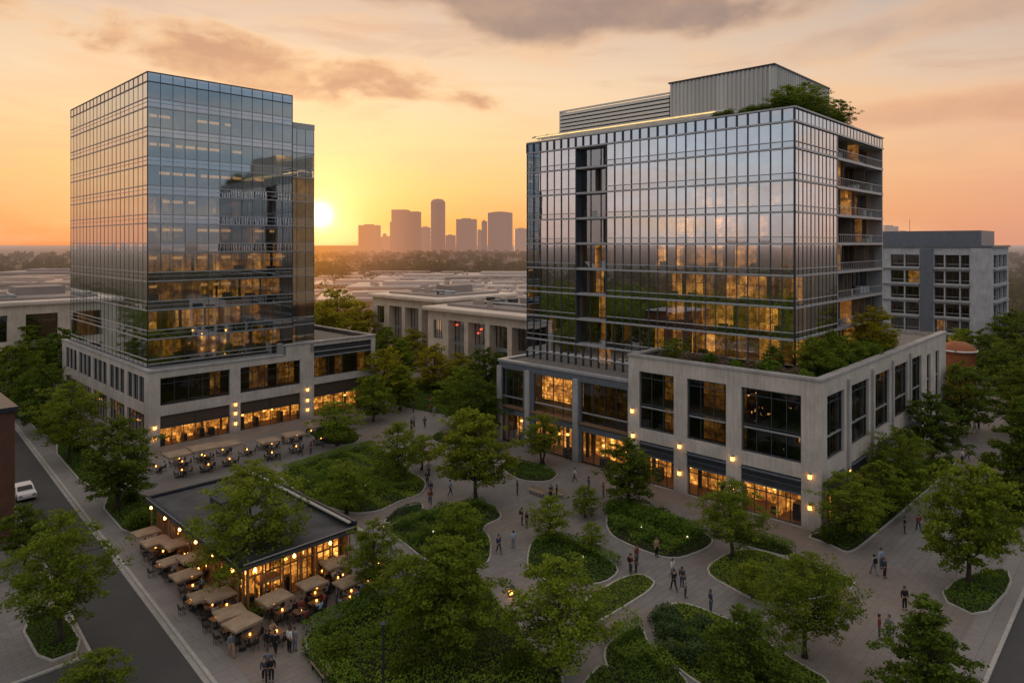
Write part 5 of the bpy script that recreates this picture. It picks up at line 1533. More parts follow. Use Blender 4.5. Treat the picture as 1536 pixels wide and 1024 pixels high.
# ------------------------------------------------------------------ planting beds
def smooth_poly(pts, it=2):
    P = [Vector(p[:2]) for p in pts]
    for _ in range(it):
        Q = []
        for i in range(len(P)):
            a, b = P[i], P[(i + 1) % len(P)]
            Q += [a * .78 + b * .22, a * .22 + b * .78]
        P = Q
    return P
def inside(P, x, y):
    n = len(P); px = np.array([p.x for p in P]); py = np.array([p.y for p in P])
    c = np.zeros(len(x), bool); j = n - 1
    for i in range(n):
        cond = ((py[i] > y) != (py[j] > y)) & (x < (px[j] - px[i]) * (y - py[i]) / (py[j] - py[i] + 1e-12) + px[i])
        c ^= cond; j = i
    return c
def noise2(x, y, s, seed):
    r = np.random.default_rng(seed); v = np.zeros_like(x)
    for o in range(5):
        k = s * (1.7 ** o); a = r.uniform(0, 6.28); ph = r.uniform(0, 6.28, 2)
        v += np.sin((x * math.cos(a) + y * math.sin(a)) * k + ph[0]) * np.cos((-x * math.sin(a) + y * math.cos(a)) * k + ph[1]) / (1.3 ** o)
    return v / 2.5
def bed(pix, label, base=.22, amp=.25, mat='leaf_cover', size=.17, dens=95, seed=1, it=2, pts=None, rows=None, kerbw=.16):
    P = smooth_poly([G(*p) for p in pix] if pts is None else pts, it)
    area = abs(sum(P[i].x * P[(i + 1) % len(P)].y - P[(i + 1) % len(P)].x * P[i].y for i in range(len(P)))) / 2
    ccw = sum(P[i].x * P[(i + 1) % len(P)].y - P[(i + 1) % len(P)].x * P[i].y for i in range(len(P))) > 0
    if not ccw: P = P[::-1]
    r = thing('planting_bed', label, 'planting bed')
    n = len(P); mb = MB(); inn = []
    for i in range(n):
        t = (P[(i + 1) % n] - P[i - 1]).normalized(); inn.append(P[i] + Vector((-t.y, t.x)) * kerbw)
    for i in range(n):
        j = (i + 1) % n
        a, b, c, d = P[i], P[j], inn[j], inn[i]
        mb.quad((a.x, a.y, .0), (b.x, b.y, .0), (b.x, b.y, .12), (a.x, a.y, .12)); mb.quad((a.x, a.y, .12), (b.x, b.y, .12), (c.x, c.y, .12), (d.x, d.y, .12)); mb.quad((d.x, d.y, .12), (c.x, c.y, .12), (c.x, c.y, .0), (d.x, d.y, .0))
    mb.build('kerb', 'kerb_stone', r)
    mb = MB(); mb.poly([(p.x, p.y, .085) for p in inn]); mb.build('soil', 'soil', r)
    m = int(area * dens)
    xs = np.array([p.x for p in P]); ys = np.array([p.y for p in P])
    k = int(m * ((xs.max() - xs.min()) * (ys.max() - ys.min()) / max(area, 1))) + 50
    x = rng.uniform(xs.min(), xs.max(), k); y = rng.uniform(ys.min(), ys.max(), k)
    ok = inside(inn, x, y); x, y = x[ok], y[ok]
    # distance to the edge, for a rounded shoulder
    dist = np.full(len(x), 9.)
    for i in range(n):
        a, b = inn[i], inn[(i + 1) % n]; ab = b - a; l2 = max(ab.length_squared, 1e-9)
        tt = np.clip(((x - a.x) * ab.x + (y - a.y) * ab.y) / l2, 0, 1)
        dist = np.minimum(dist, np.hypot(x - a.x - tt * ab.x, y - a.y - tt * ab.y))
    hh = base + amp * noise2(x, y, 1.1, seed)
    tint = .35 + .32 * noise2(x, y, .5, seed + 5)
    if rows:
        pp = x * VX + y * VY; qq = -x * VY + y * VX
        c = (pp if rows[0] == 'p' else qq)
        ridge = np.abs(((c + .5 * noise2(x, y, .25, seed + 9)) / rows[1]) % 1 - .5) * 2
        hh = hh + rows[2] * np.clip(1.5 - 2.2 * ridge, 0, 1); tint = tint - .55 * np.clip(1.5 - 2.2 * ridge, 0, 1) + .15
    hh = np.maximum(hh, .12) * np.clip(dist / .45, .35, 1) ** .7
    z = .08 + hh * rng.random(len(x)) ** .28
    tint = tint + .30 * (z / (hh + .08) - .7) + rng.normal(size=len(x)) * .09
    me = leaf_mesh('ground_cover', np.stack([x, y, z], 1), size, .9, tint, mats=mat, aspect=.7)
    o = bpy.data.objects.new('ground_cover', me); COL.objects.link(o); tag(o, 'leafy ground cover of the ' + label.split(' with ')[0], None, None, 'stuff')
    return r

bed([(414, 710), (500, 682), (563, 667), (592, 692), (612, 706), (642, 722), (634, 742), (600, 752), (570, 768), (520, 772), (470, 752), (430, 728)], 'large terraced hedge bed beside the cafe roof with striped rows', .18, .15, rows=('p', 3.6, .75), seed=2, dens=95, mat='leaf_lawn')
bed([(572, 784), (598, 763), (634, 754), (636, 768), (585, 786)], 'small tongue shaped hedge bed beside the terraced one', .5, .2, seed=3, mat='leaf_blue')
bed([(574, 794), (610, 775), (652, 763), (690, 757), (727, 752), (760, 775), (722, 791), (738, 808), (736, 850), (672, 855), (632, 838), (605, 815)], 'curving central hedge bed under the big round tree', .32, .3, rows=('p', 2.8, .65), seed=4)
bed([(788, 848), (796, 808), (842, 800), (880, 822), (937, 854), (900, 881), (800, 870)], 'triangular trimmed bed with the little cone tree', .45, .15, seed=5, mat='leaf_cover')
bed([(990, 878), (966, 861), (938, 864), (898, 885), (860, 915), (880, 942), (915, 925)], 'rounded lawn wedge bordering the narrow stone path', .2, .1, seed=6, size=.14, dens=110, mat='leaf_lawn')
bed([(1049, 857), (1094, 827), (1134, 823), (1200, 845), (1285, 868), (1282, 884), (1240, 897), (1152, 909), (1120, 896)], 'long lawn bed with two trees before the podium corner', .18, .12, seed=7, mat='leaf_lawn', size=.14, dens=110)
bed([(976, 942), (983, 918), (1020, 900), (1110, 935), (1190, 990), (1262, 1030), (1160, 1075), (1057, 1035), (995, 988)], 'oval bed with rounded blue green shrubs', .2, .12, seed=8, mat='leaf_lawn')
bed([(898, 978), (937, 944), (966, 940), (972, 966), (1045, 1030), (1000, 1062), (930, 1040)], 'leaf shaped bed left of the oval shrub bed', .4, .25, seed=9)
bed([(906, 800), (913, 750), (962, 753), (1028, 786), (1072, 807), (1066, 822), (1012, 842), (960, 826)], 'dense hedge bed along the shop forecourt', .6, .4, seed=10, mat='leaf_cover', rows=('q', 3.0, .5))
bed([(1110, 804), (1150, 808), (1196, 828), (1186, 838), (1140, 826), (1100, 815)], 'narrow hedge strip before the shop window', .6, .15, seed=11)
bed([(1204, 804), (1240, 815), (1272, 832), (1296, 818), (1408, 722), (1440, 690), (1418, 682), (1380, 712), (1300, 780), (1262, 792)], 'long planting strip along the podium flank', .7, .35, seed=12, mat='leaf_cover')
bed([(452, 965), (466, 948), (560, 903), (640, 872), (720, 868), (748, 900), (790, 960), (850, 1010), (840, 1075), (560, 1090), (500, 1040)], 'large hedged bed with the lamp post and broad trees', .45, .35, seed=13, rows=('q', 4.5, .5), dens=85, mat='leaf_lawn')
bed([(757, 686), (842, 708), (826, 724), (780, 722), (752, 705)], 'small dark hedge island near the dark podium wing', .6, .2, seed=14)
bed([(640, 658), (668, 646), (720, 650), (716, 664), (672, 670)], 'low hedge island behind the big round tree', .5, .2, seed=15)
bed([(1405, 897), (1438, 865), (1512, 852), (1520, 880), (1474, 930)], 'stone edged planter under the large dark tree', .35, .2, seed=16, it=1, mat='leaf_cover')
bed([(1440, 800), (1500, 745), (1560, 715), (1600, 740), (1520, 800), (1480, 835)], 'planter under the trees farther up the corner road', .4, .25, seed=17)
bed([(330, 925), (372, 903), (402, 915), (395, 932), (350, 940)], 'small round bed at the foot of the big cafe tree', .5, .2, seed=18)
bed(None, 'street bed of the tree nearest the cafe roof', .35, .3, seed=19, pts=[PQ(KP(71,1.8), 71), PQ(25.8, 71), PQ(26.4, 84), PQ(KP(84,1.8), 84)], it=1)
bed(None, 'street bed along the lit arcade flank', .35, .3, seed=20, pts=[PQ(KP(87,1.8), 87), PQ(26.8, 87), PQ(27.4, 112), PQ(KP(112,1.8), 112)], it=1)
bed(None, 'street bed at the far arcade end', .35, .3, seed=21, pts=[PQ(KP(115,1.8), 115), PQ(27.5, 115), PQ(28.5, 148), PQ(KP(148,1.8), 148)], it=1, dens=50)
bed(None, 'square planter with white kerb across the service road', .3, .15, seed=22, pts=[PQ(10.8, 53.9), PQ(13.5, 53.9), PQ(13.5, 61), PQ(10.8, 61)], it=1)
bed([(452, 640), (500, 628), (545, 655), (530, 668), (480, 668)], 'little bed under the bushy tree at the arcade', .4, .2, seed=23)
bed(None, 'lawn bed on the near bank of the promenade', .3, .2, seed=24, pts=[PQ(70.5, 96), PQ(72, 82), PQ(90, 82), PQ(90, 112), PQ(72, 112)], dens=45, size=.25)
bed(None, 'shaded lawn between the promenade and the pale block', .3, .2, seed=25, pts=[PQ(73, 72), PQ(92, 71), PQ(92, 79.5), PQ(74, 79.5)], dens=45, size=.25)
bed([(836, 1075), (905, 985), (935, 1040), (1000, 1075)], 'bed corner cut by the lower picture edge', .35, .2, seed=26)
# clipped hedges inside the beds
def hedge(pix, w_, h_, label, mat='leaf_cover', dens=260, size=.15):
    P = [Vector(G(*p)[:2]) for p in pix]
    for _ in range(2):      # soften the corners
        Q = [P[0]]
        for a, b in zip(P[:-1], P[1:]): Q += [a * .75 + b * .25, a * .25 + b * .75]
        P = Q + [P[-1]]
    cs, tn = [], []
    for a, b in zip(P[:-1], P[1:]):
        d = b - a; L = d.length; nrm = Vector((-d.y, d.x)).normalized()
        n = int(L * (w_ + h_ * 2) * dens / 2) + 1
        t = rng.random(n); f = rng.random(n)
        side = f > (w_ / (w_ + 2 * h_))
        off = np.where(side, np.sign(rng.random(n) - .5) * w_ / 2, (rng.random(n) - .5) * w_)
        z = np.where(side, rng.random(n) * h_, h_)
        wob = .06 * np.sin((t * L + a.x) * 2.3)
        x = a.x + d.x * t + nrm.x * (off + wob); y = a.y + d.y * t + nrm.y * (off + wob)
        cs.append(np.stack([x, y, .1 + z + rng.normal(size=n) * .05], 1) + rng.normal(size=(n, 3)) * .035)
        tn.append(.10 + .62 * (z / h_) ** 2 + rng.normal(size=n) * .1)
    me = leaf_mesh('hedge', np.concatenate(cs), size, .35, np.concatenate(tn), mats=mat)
    o = bpy.data.objects.new('hedge', me); COL.objects.link(o)
    return tag(o, label, 'hedge', 'clipped hedges of the plaza beds')
for a in (([(428, 712), (500, 688), (560, 672)], 1.3, .9, 'clipped hedge along the upper rim of the terraced bed'), ([(452, 736), (530, 716), (606, 709)], 1.1, .8, 'middle clipped hedge of the terraced bed'), ([(492, 756), (560, 742), (626, 732)], 1.1, .8, 'lower clipped hedge of the terraced bed'),
          ([(588, 797), (650, 777), (726, 760)], 1.0, .8, 'upper hedge row of the curving central bed'), ([(612, 817), (670, 800), (716, 792)], 1.0, .8, 'middle hedge row of the curving central bed'), ([(640, 838), (690, 828), (732, 822)], 1.0, .8, 'lowest hedge row of the curving central bed'),
          ([(462, 962), (556, 913), (636, 883), (716, 876)], 1.5, 1.1, 'long thick hedge bordering the cafe terrace side of the lamp post bed'), ([(466, 976), (500, 1016), (530, 1050)], 1.3, 1.0, 'hedge running toward the lower edge beside the dark bench'), ([(540, 968), (600, 940), (650, 920)], 1.0, .7, 'second hedge row inside the lamp post bed'),
          ([(922, 762), (985, 782), (1050, 808)], 1.3, 1.0, 'shopside hedge of the forecourt bed'), ([(916, 786), (975, 808), (1018, 830)], 1.2, .9, 'pathside hedge of the forecourt bed'), ([(804, 822), (846, 812), (924, 852)], 1.1, .8, 'hedge along the rear of the triangular bed'),
          ([(912, 976), (944, 952), (962, 950)], 1.1, .9, 'hedge curving round the tip of the leaf shaped bed'), ([(930, 1000), (975, 985), (1010, 1020)], 1.1, .9, 'hedge across the leaf shaped bed'), ([(1108, 808), (1150, 816), (1188, 832)], 1.0, .9, 'hedge strip right under the shop window')):
    hedge(*a)

# roof garden
bed(None, 'planter trough along the podium roof edge', .5, .3, seed=30, pts=[PQ(69.2, 25.6), PQ(72.6, 25.6), PQ(72.6, 45.4), PQ(69.2, 45.4)], it=1, mat='flower_dry') .location = (0, 0, 14.0)
bed(None, 'planter trough along the roof flank', .5, .3, seed=31, pts=[PQ(73, 25.4), PQ(100, 25.4), PQ(100, 28.4), PQ(73, 28.4)], it=1) .location = (0, 0, 14.0)
for o in COL.objects:
    if o.name.startswith('ground_cover') and ('podium roof' in o.get('label', '') or 'roof flank' in o.get('label', '')): o.location = (0, 0, 14.0)

BUSH = {
    'round': make_bush('shrub', 1.7, 1.15, 1500, 'leaf_blue', '', .15, 1),
    'loose': make_bush('shrub', 2.0, 1.5, 1500, 'leaf_cover', '', .17, 2),
    'dry': make_bush('shrub', 1.6, 1.2, 900, 'flower_dry', '', .14, 3),
    'dark': make_bush('shrub', 2.4, 2.0, 2000, 'leaf_deep', '', .18, 4),
}
def put_bush(kind, loc, label, group, s=1.):
    return place(BUSH[kind], 'bush_' + kind, loc, random.uniform(0, 6.28), label, group, s)
random.seed(31)
for i in range(14):
    x, y = random.uniform(990, 1075), random.uniform(930, 1000)
    put_bush('round', G(x, y, .1), 'rounded blue green shrub in the oval bed', 'rounded shrubs in the oval bed', random.uniform(.8, 1.25))
for i in range(9):
    x = 920 + i * 14; put_bush('loose', G(x, 770 + i * 4.4, .1), 'loose green shrub in the hedge bed by the shops', 'shrubs in the shop forecourt bed', random.uniform(.8, 1.2))
for i in range(14):
    t_ = i / 13; put_bush('dark', G(1255 + 150 * t_, 815 - 108 * t_, .1), 'dark shrub crowding the podium flank', 'shrubs along the podium flank', random.uniform(.9, 1.4))
for i in range(10):
    put_bush('loose', G(random.uniform(470, 560), random.uniform(700, 750), .1), 'leafy shrub on the terraced hedge bed', 'shrubs on the terraced hedge bed', random.uniform(.7, 1.2))
for i in range(9):
    put_bush('dark', PQ(KP(73 + i * 8, 2.3) + random.uniform(0, 2.6), 73 + i * 8, .1), 'dark shrub under the street trees', 'shrubs under the street trees', random.uniform(.8, 1.2))
for i in range(15):
    put_bush('dry' if i % 3 else 'loose', PQ(69.6 + random.uniform(0, 2.5), 26.5 + i * 1.25, 14.1), ('dry brownish shrub' if i % 3 else 'green shrub') + ' in the podium roof planter', ('dry' if i % 3 else 'green') + ' shrubs of the podium roof planter', random.uniform(.9, 1.5))
for i in range(14):
    put_bush('loose' if i % 3 else 'dark', PQ(75 + i * 1.9, 25.9 + random.uniform(0, 2), 14.1), ('leafy shrub' if i % 3 else 'dark tall shrub') + ' on the podium roof flank', ('leafy' if i % 3 else 'dark tall') + ' shrubs on the podium roof flank', random.uniform(1.0, 1.6))
for i in range(22):
    if i < 11: loc = PQ(75.4 + random.uniform(0, 1.5), 31.0 + i * .8, 42.4)
    else: loc = PQ(75.6 + (i - 11) * 1.55, 30.8 + random.uniform(0, 1.8), 42.4)
    put_bush('dark', loc, 'dark shrub crowning the slate tower roof corner', 'shrubs of the tower roof corner', (random.uniform(1.0, 1.7) if i >= 11 else random.uniform(.85, 1.35) - i * .05))
for x, y in ((505, 1000), (780, 1015), (610, 1015)):
    put_bush('dark', G(x, y, .1), 'dark shrub in the large hedged bed', 'shrubs in the large hedged bed', random.uniform(.8, 1.2))

# ------------------------------------------------------------------ street furniture
def make_bench():
    r = thing('bench', '', 'bench', (0, 0, -500))
    mb = MB()
    for k in range(4): mb.box(-1.1, 1.1, -.24 + k * .12, -.14 + k * .12, .42, .46)
    mb.build('seat', 'bench_wood', r)
    mb = MB()
    for k in range(3): mb.hexa([(-1.1, .25 + k * .03, .52 + k * .13), (1.1, .25 + k * .03, .52 + k * .13), (1.1, .28 + k * .03, .52 + k * .13), (-1.1, .28 + k * .03, .52 + k * .13), (-1.1, .275 + k * .03, .62 + k * .13), (1.1, .275 + k * .03, .62 + k * .13), (1.1, .305 + k * .03, .62 + k * .13), (-1.1, .305 + k * .03, .62 + k * .13)])
    mb.build('backrest', 'bench_wood', r)
    for x in (-.85, .80):
        mb = MB(); mb.box(x, x + .05, -.22, -.17, 0, .42); mb.box(x, x + .05, .2, .25, 0, .5); mb.box(x, x + .05, -.17, .2, .36, .42); mb.build('leg_frame', 'dark_metal', r)
    note_kids(r); return r
BENCH = make_bench()
for x, y, a, lb in ((676, 654, 20, 'pale slatted bench by the low hedge island behind the round tree'), (682, 664, 20, 'slatted bench nearest the big round tree crown'), (805, 742, -45, 'bench beside the hedge island facing the shops'), (833, 744, -45, 'bench closest to the people at the dark wing'),
                    (560, 672, 20, 'bench on the promenade side of the terraced bed'), (612, 585, 10, 'bench far up the promenade'), (480, 1012, -52, 'dark bench at the lower corner of the hedged bed'), (1270, 905, 40, 'bench at the wide walk behind the long lawn bed')):
    place(BENCH, 'bench', G(x, y), R(a), lb, 'slatted park benches')

def lamp_post():
    x, y, _ = G(575, 1062)
    r = thing('lamp_post', 'slim black lamp post standing in the large hedged bed', 'lamp post', (x, y, 0))
    mb = MB(); mb.tube([(0, 0, 0), (0, 0, .8), (0, 0, .82), (0, 0, 5.0)], [.12, .11, .075, .06], 10); mb.build('post', 'dark_metal', r)
    mb = MB(); mb.lathe([(.05, 5.0), (.22, 5.08), (.24, 5.14), (.08, 5.22)], 14); mb.build('lamp_head', 'dark_metal', r)
lamp_post()
def brazier():
    x, y, _ = G(767, 892)
    r = thing('lantern', 'glowing amber floor lantern at the narrow end of the plaza path', 'lantern', (x, y, 0))
    mb = MB(); mb.lathe([(.30, 0), (.30, .05), (.26, .06)], 12); mb.lathe([(.28, .62), (.30, .66), (.12, .78), (.02, .80)], 12)
    for k in range(6):
        a = k * math.pi / 3; mb.tube([(.27 * math.cos(a), .27 * math.sin(a), .05), (.27 * math.cos(a), .27 * math.sin(a), .63)], .02, 6)
    mb.build('cage', 'dark_metal', r)
    mb = MB(); mb.lathe([(.18, .08), (.22, .3), (.18, .56), (.05, .6)], 12); mb.build('glow', 'ember', r)
brazier()
def make_bollard():
    r = thing('bollard_light', '', 'bollard light', (0, 0, -500))
    mb = MB(); mb.tube([(0, 0, 0), (0, 0, .62)], .055, 10); mb.build('post', 'dark_metal', r)
    mb = MB(); mb.lathe([(.06, .62), (.075, .63), (.075, .74), (.03, .78)], 10); mb.build('lamp_head', 'lamp_white', r)
    note_kids(r); return r
BOL = make_bollard()
for x, y, lb in ((548, 738, 'bollard light on the terraced hedge bed'), (962, 800, 'bollard light in the shop forecourt bed'), (1031, 816, 'bollard light at the forked hedge end'), (650, 808, 'bollard light in the curving central bed'), (874, 846, 'bollard light near the tiny thin tree'), (1240, 872, 'bollard light in the long lawn bed'), (575, 800, 'bollard light at the terrace corner of the path')):
    place(BOL, 'bol', G(x, y, .1), 0, lb, 'bollard lights in the plaza beds')
# low stone wall edging the cafe lawn
mb = MB()
A, B = G(430, 735), G(585, 830)
d = Vector((B[0] - A[0], B[1] - A[1], 0)); L_ = d.length
mb.box(0, L_, -.2, .2, 0, .45); mb.box(-.05, L_ + .05, -.26, .26, .45, .53)
o = mb.build('garden_wall', 'kerb_stone', bevel=.02); o.location = (A[0], A[1], 0); o.rotation_euler = (0, 0, math.atan2(d.y, d.x)); tag(o, 'low pale stone wall running along the terraced bed toward the cafe corner', 'garden wall')

# ------------------------------------------------------------------ people
def skin_mesh(name, verts, edges, radii, root=0, sub=1):
    me = bpy.data.meshes.new(name); me.from_pydata(verts, edges, [])
    o = bpy.data.objects.new(name, me); COL.objects.link(o)
    md = o.modifiers.new('skin', 'SKIN'); md.branch_smoothing = .4
    for i, rr in enumerate(radii):
        sv = me.skin_vertices[0].data[i]; sv.radius = (rr, rr) if not hasattr(rr, '__len__') else rr; sv.use_root = (i == root)
    if sub: s = o.modifiers.new('s', 'SUBSURF'); s.levels = sub; s.render_levels = sub
    bpy.context.view_layer.update()
    dg = bpy.context.evaluated_depsgraph_get()
    out = bpy.data.meshes.new_from_object(o.evaluated_get(dg)); out.name = name
    bpy.data.objects.remove(o)
    out.polygons.foreach_set('use_smooth', [True] * len(out.polygons))
    return out

def pose_joints(kind):
    J = dict(pel=(0, 0, .95), sp=(0, .0, 1.12), ch=(0, .0, 1.33), nk=(0, -.005, 1.50), hd=(0, -.02, 1.60), tp=(0, -.01, 1.70))
    for s, n in ((1, 'l'), (-1, 'r')):
        J['hip' + n] = (.095 * s, 0, .90); J['kn' + n] = (.10 * s, -.01, .50); J['an' + n] = (.10 * s, .02, .09); J['to' + n] = (.12 * s, -.16, .04)
        J['sh' + n] = (.185 * s, 0, 1.41); J['el' + n] = (.235 * s, .03, 1.13); J['wr' + n] = (.235 * s, -.05, .89)
    if kind.startswith('walk'):
        f = 1 if kind == 'walk' else -1
        for s, n in ((f, 'l'), (-f, 'r')):
            x = J['kn' + n][0]
            if s > 0: J['kn' + n] = (x, -.17, .53); J['an' + n] = (x, -.27, .10); J['to' + n] = (x, -.44, .07); J['el' + n] = (J['el' + n][0], .13, 1.14); J['wr' + n] = (J['wr' + n][0], .10, .90)
            else: J['kn' + n] = (x, .03, .49); J['an' + n] = (x, .30, .15); J['to' + n] = (x, .20, .03); J['el' + n] = (J['el' + n][0], -.06, 1.14); J['wr' + n] = (J['wr' + n][0], -.22, .97)
    if kind == 'talk':
        J['elr'] = (-.25, -.04, 1.14); J['wrr'] = (-.17, -.25, 1.16); J['hipl'] = (.10, 0, .90)
    if kind == 'bag':
        J['ell'] = (.25, .04, 1.14); J['wrl'] = (.14, -.17, 1.26)
    if kind == 'sit':
        dz = -.44
        for k in J: J[k] = (J[k][0], J[k][1] + .05, J[k][2] + dz)
        for s, n in ((1, 'l'), (-1, 'r')):
            J['hip' + n] = (.095 * s, .0, .50); J['kn' + n] = (.12 * s, -.42, .50); J['an' + n] = (.12 * s, -.40, .09); J['to' + n] = (.13 * s, -.57, .04)
            J['el' + n] = (.25 * s, -.10, .78); J['wr' + n] = (.17 * s, -.34, .79)
    return J

def chain(J, names):
    return [J[n] for n in names]
def person_meshes(kind):
    J = pose_joints(kind)
    V, E, Rr = [], [], []
    idx = {}
    def add(n, p, r, par=None):
        idx[n] = len(V); V.append(p); Rr.append(r)
        if par is not None: E.append((idx[par], idx[n]))
    add('pel', J['pel'], (.14, .10)); add('sp', J['sp'], (.125, .09), 'pel'); add('ch', J['ch'], (.15, .10), 'sp'); add('nk', J['nk'], .05, 'ch'); add('hd', J['hd'], (.072, .09), 'nk'); add('tp', J['tp'], (.065, .08), 'hd')
    hd = Vector(J['hd'])
    add('nose', tuple(hd + Vector((0, -.105, .005))), .014, 'hd')
    for s, n in ((1, 'l'), (-1, 'r')):
        add('hip' + n, J['hip' + n], .085, 'pel'); add('kn' + n, J['kn' + n], .055, 'hip' + n); add('an' + n, J['an' + n], .036, 'kn' + n); add('to' + n, J['to' + n], .032, 'an' + n)
        add('sh' + n, J['sh' + n], .055, 'ch'); add('el' + n, J['el' + n], .04, 'sh' + n); add('wr' + n, J['wr' + n], .027, 'el' + n)
        add('ear' + n, tuple(hd + Vector((.085 * s, .01, .0))), .014, 'hd')
        d = (Vector(J['wr' + n]) - Vector(J['el' + n])).normalized(); side = d.cross(Vector((s, 0, .2))).normalized(); outw = d.cross(side)
        pa = Vector(J['wr' + n]) + d * .07
        add('pa' + n, tuple(pa), (.036, .018), 'wr' + n)
        for k in range(4):
            q = pa + d * .035 + side * (k - 1.5) * .019
            ln = (.07, .085, .08, .06)[k]
            add('f%d%s' % (k, n), tuple(q), .0085, 'pa' + n)
            add('g%d%s' % (k, n), tuple(q + d * ln * .7 + outw * .018 * s), .007, 'f%d%s' % (k, n))
        add('th' + n, tuple(Vector(J['wr' + n]) + d * .04 + side * .05), .010, 'wr' + n)
    body = skin_mesh('body', V, E, Rr)
    V, E, Rr, idx = [], [], [], {}
    add('pel', J['pel'], (.165, .125))
    if kind == 'sit': add('w', (J['pel'][0], J['pel'][1], J['pel'][2] + .08), (.15, .11), 'pel')
    else: add('w', (J['pel'][0], J['pel'][1], J['pel'][2] + .1), (.15, .112), 'pel')
    for n in 'lr':
        add('hip' + n, J['hip' + n], .108, 'pel'); add('kn' + n, J['kn' + n], .078, 'hip' + n)
        a = Vector(J['an' + n]); k = Vector(J['kn' + n]); add('an' + n, tuple(a.lerp(k, .03)), .06, 'kn' + n)
    trousers = skin_mesh('trousers', V, E, Rr)
    V, E, Rr, idx = [], [], [], {}
    lo = Vector(J['pel']).lerp(Vector(J['sp']), .05)
    add('pel', tuple(lo), (.182, .140)); add('sp', J['sp'], (.160, .125), 'pel'); add('ch', J['ch'], (.180, .13), 'sp'); add('co', tuple(Vector(J['ch']).lerp(Vector(J['nk']), .72)), .085, 'ch')
    for n in 'lr':
        add('sh' + n, J['sh' + n], .082, 'ch'); add('el' + n, J['el' + n], .062, 'sh' + n); w = Vector(J['el' + n]).lerp(Vector(J['wr' + n]), .92); add('wr' + n, tuple(w), .046, 'el' + n)
    top = skin_mesh('jacket', V, E, Rr)
    V, E, Rr, idx = [], [], [], {}
    add('a', tuple(hd + Vector((0, .035, .02))), (.085, .085)); add('b', tuple(hd + Vector((0, .01, .10))), (.086, .095), 'a'); add('c', tuple(hd + Vector((0, .045, -.06))), (.06, .05), 'a')
    hair = skin_mesh('hair', V, E, Rr)
    shoes = []
    for n in 'lr':
        V, E, Rr, idx = [], [], [], {}
        a, t_ = Vector(J['an' + n]), Vector(J['to' + n])
        add('h', (a.x, a.y + .03, max(a.z - .04, .05)), (.048, .05)); add('t', tuple(t_ + Vector((0, 0, .01))), (.046, .038), 'h')
        shoes.append(skin_mesh('shoe', V, E, Rr))
    for me, mt in ((body, 'skin'), (trousers, 'cloth_charcoal'), (top, 'cloth_navy'), (hair, 'hair_dark')): me.materials.append(M[mt])
    for s in shoes: s.materials.append(M['cloth_black'])
    return body, trousers, top, hair, shoes
POSES = {k: person_meshes(k) for k in ('stand', 'walk', 'stride', 'talk', 'bag', 'sit')}
def bag_mesh():
    bm = bmesh.new(); bmesh.ops.create_cube(bm, size=1.0)
    bmesh.ops.scale(bm, vec=(.30, .17, .42), verts=bm.verts); bmesh.ops.bevel(bm, geom=bm.edges[:], offset=.05, segments=3, affect='EDGES')
    me = bpy.data.meshes.new('backpack'); bm.to_mesh(me); bm.free(); me.materials.append(M['cloth_black']); return me
BAG = bag_mesh()
def put_person(kind, loc, rz, top, legs, label, group=None, hair='hair_dark', scale=1., bag=False):
    r = thing('person', label, 'person', loc, rz, group); r.scale = (scale,) * 3
    b, tr, tp, h, sh = POSES[kind]
    for me, mt in ((b, None), (tr, 'cloth_' + legs), (tp, 'cloth_' + top), (h, hair)):
        o = bpy.data.objects.new(me.name.split('.')[0], me); COL.objects.link(o); o.parent = r
        if mt: o.material_slots[0].link = 'OBJECT'; o.material_slots[0].material = M[mt]
    for s in sh:
        o = bpy.data.objects.new('shoe', s); COL.objects.link(o); o.parent = r
    if bag:
        o = bpy.data.objects.new('backpack', BAG); COL.objects.link(o); o.parent = r; o.location = (0, .20, 1.24)
    return r
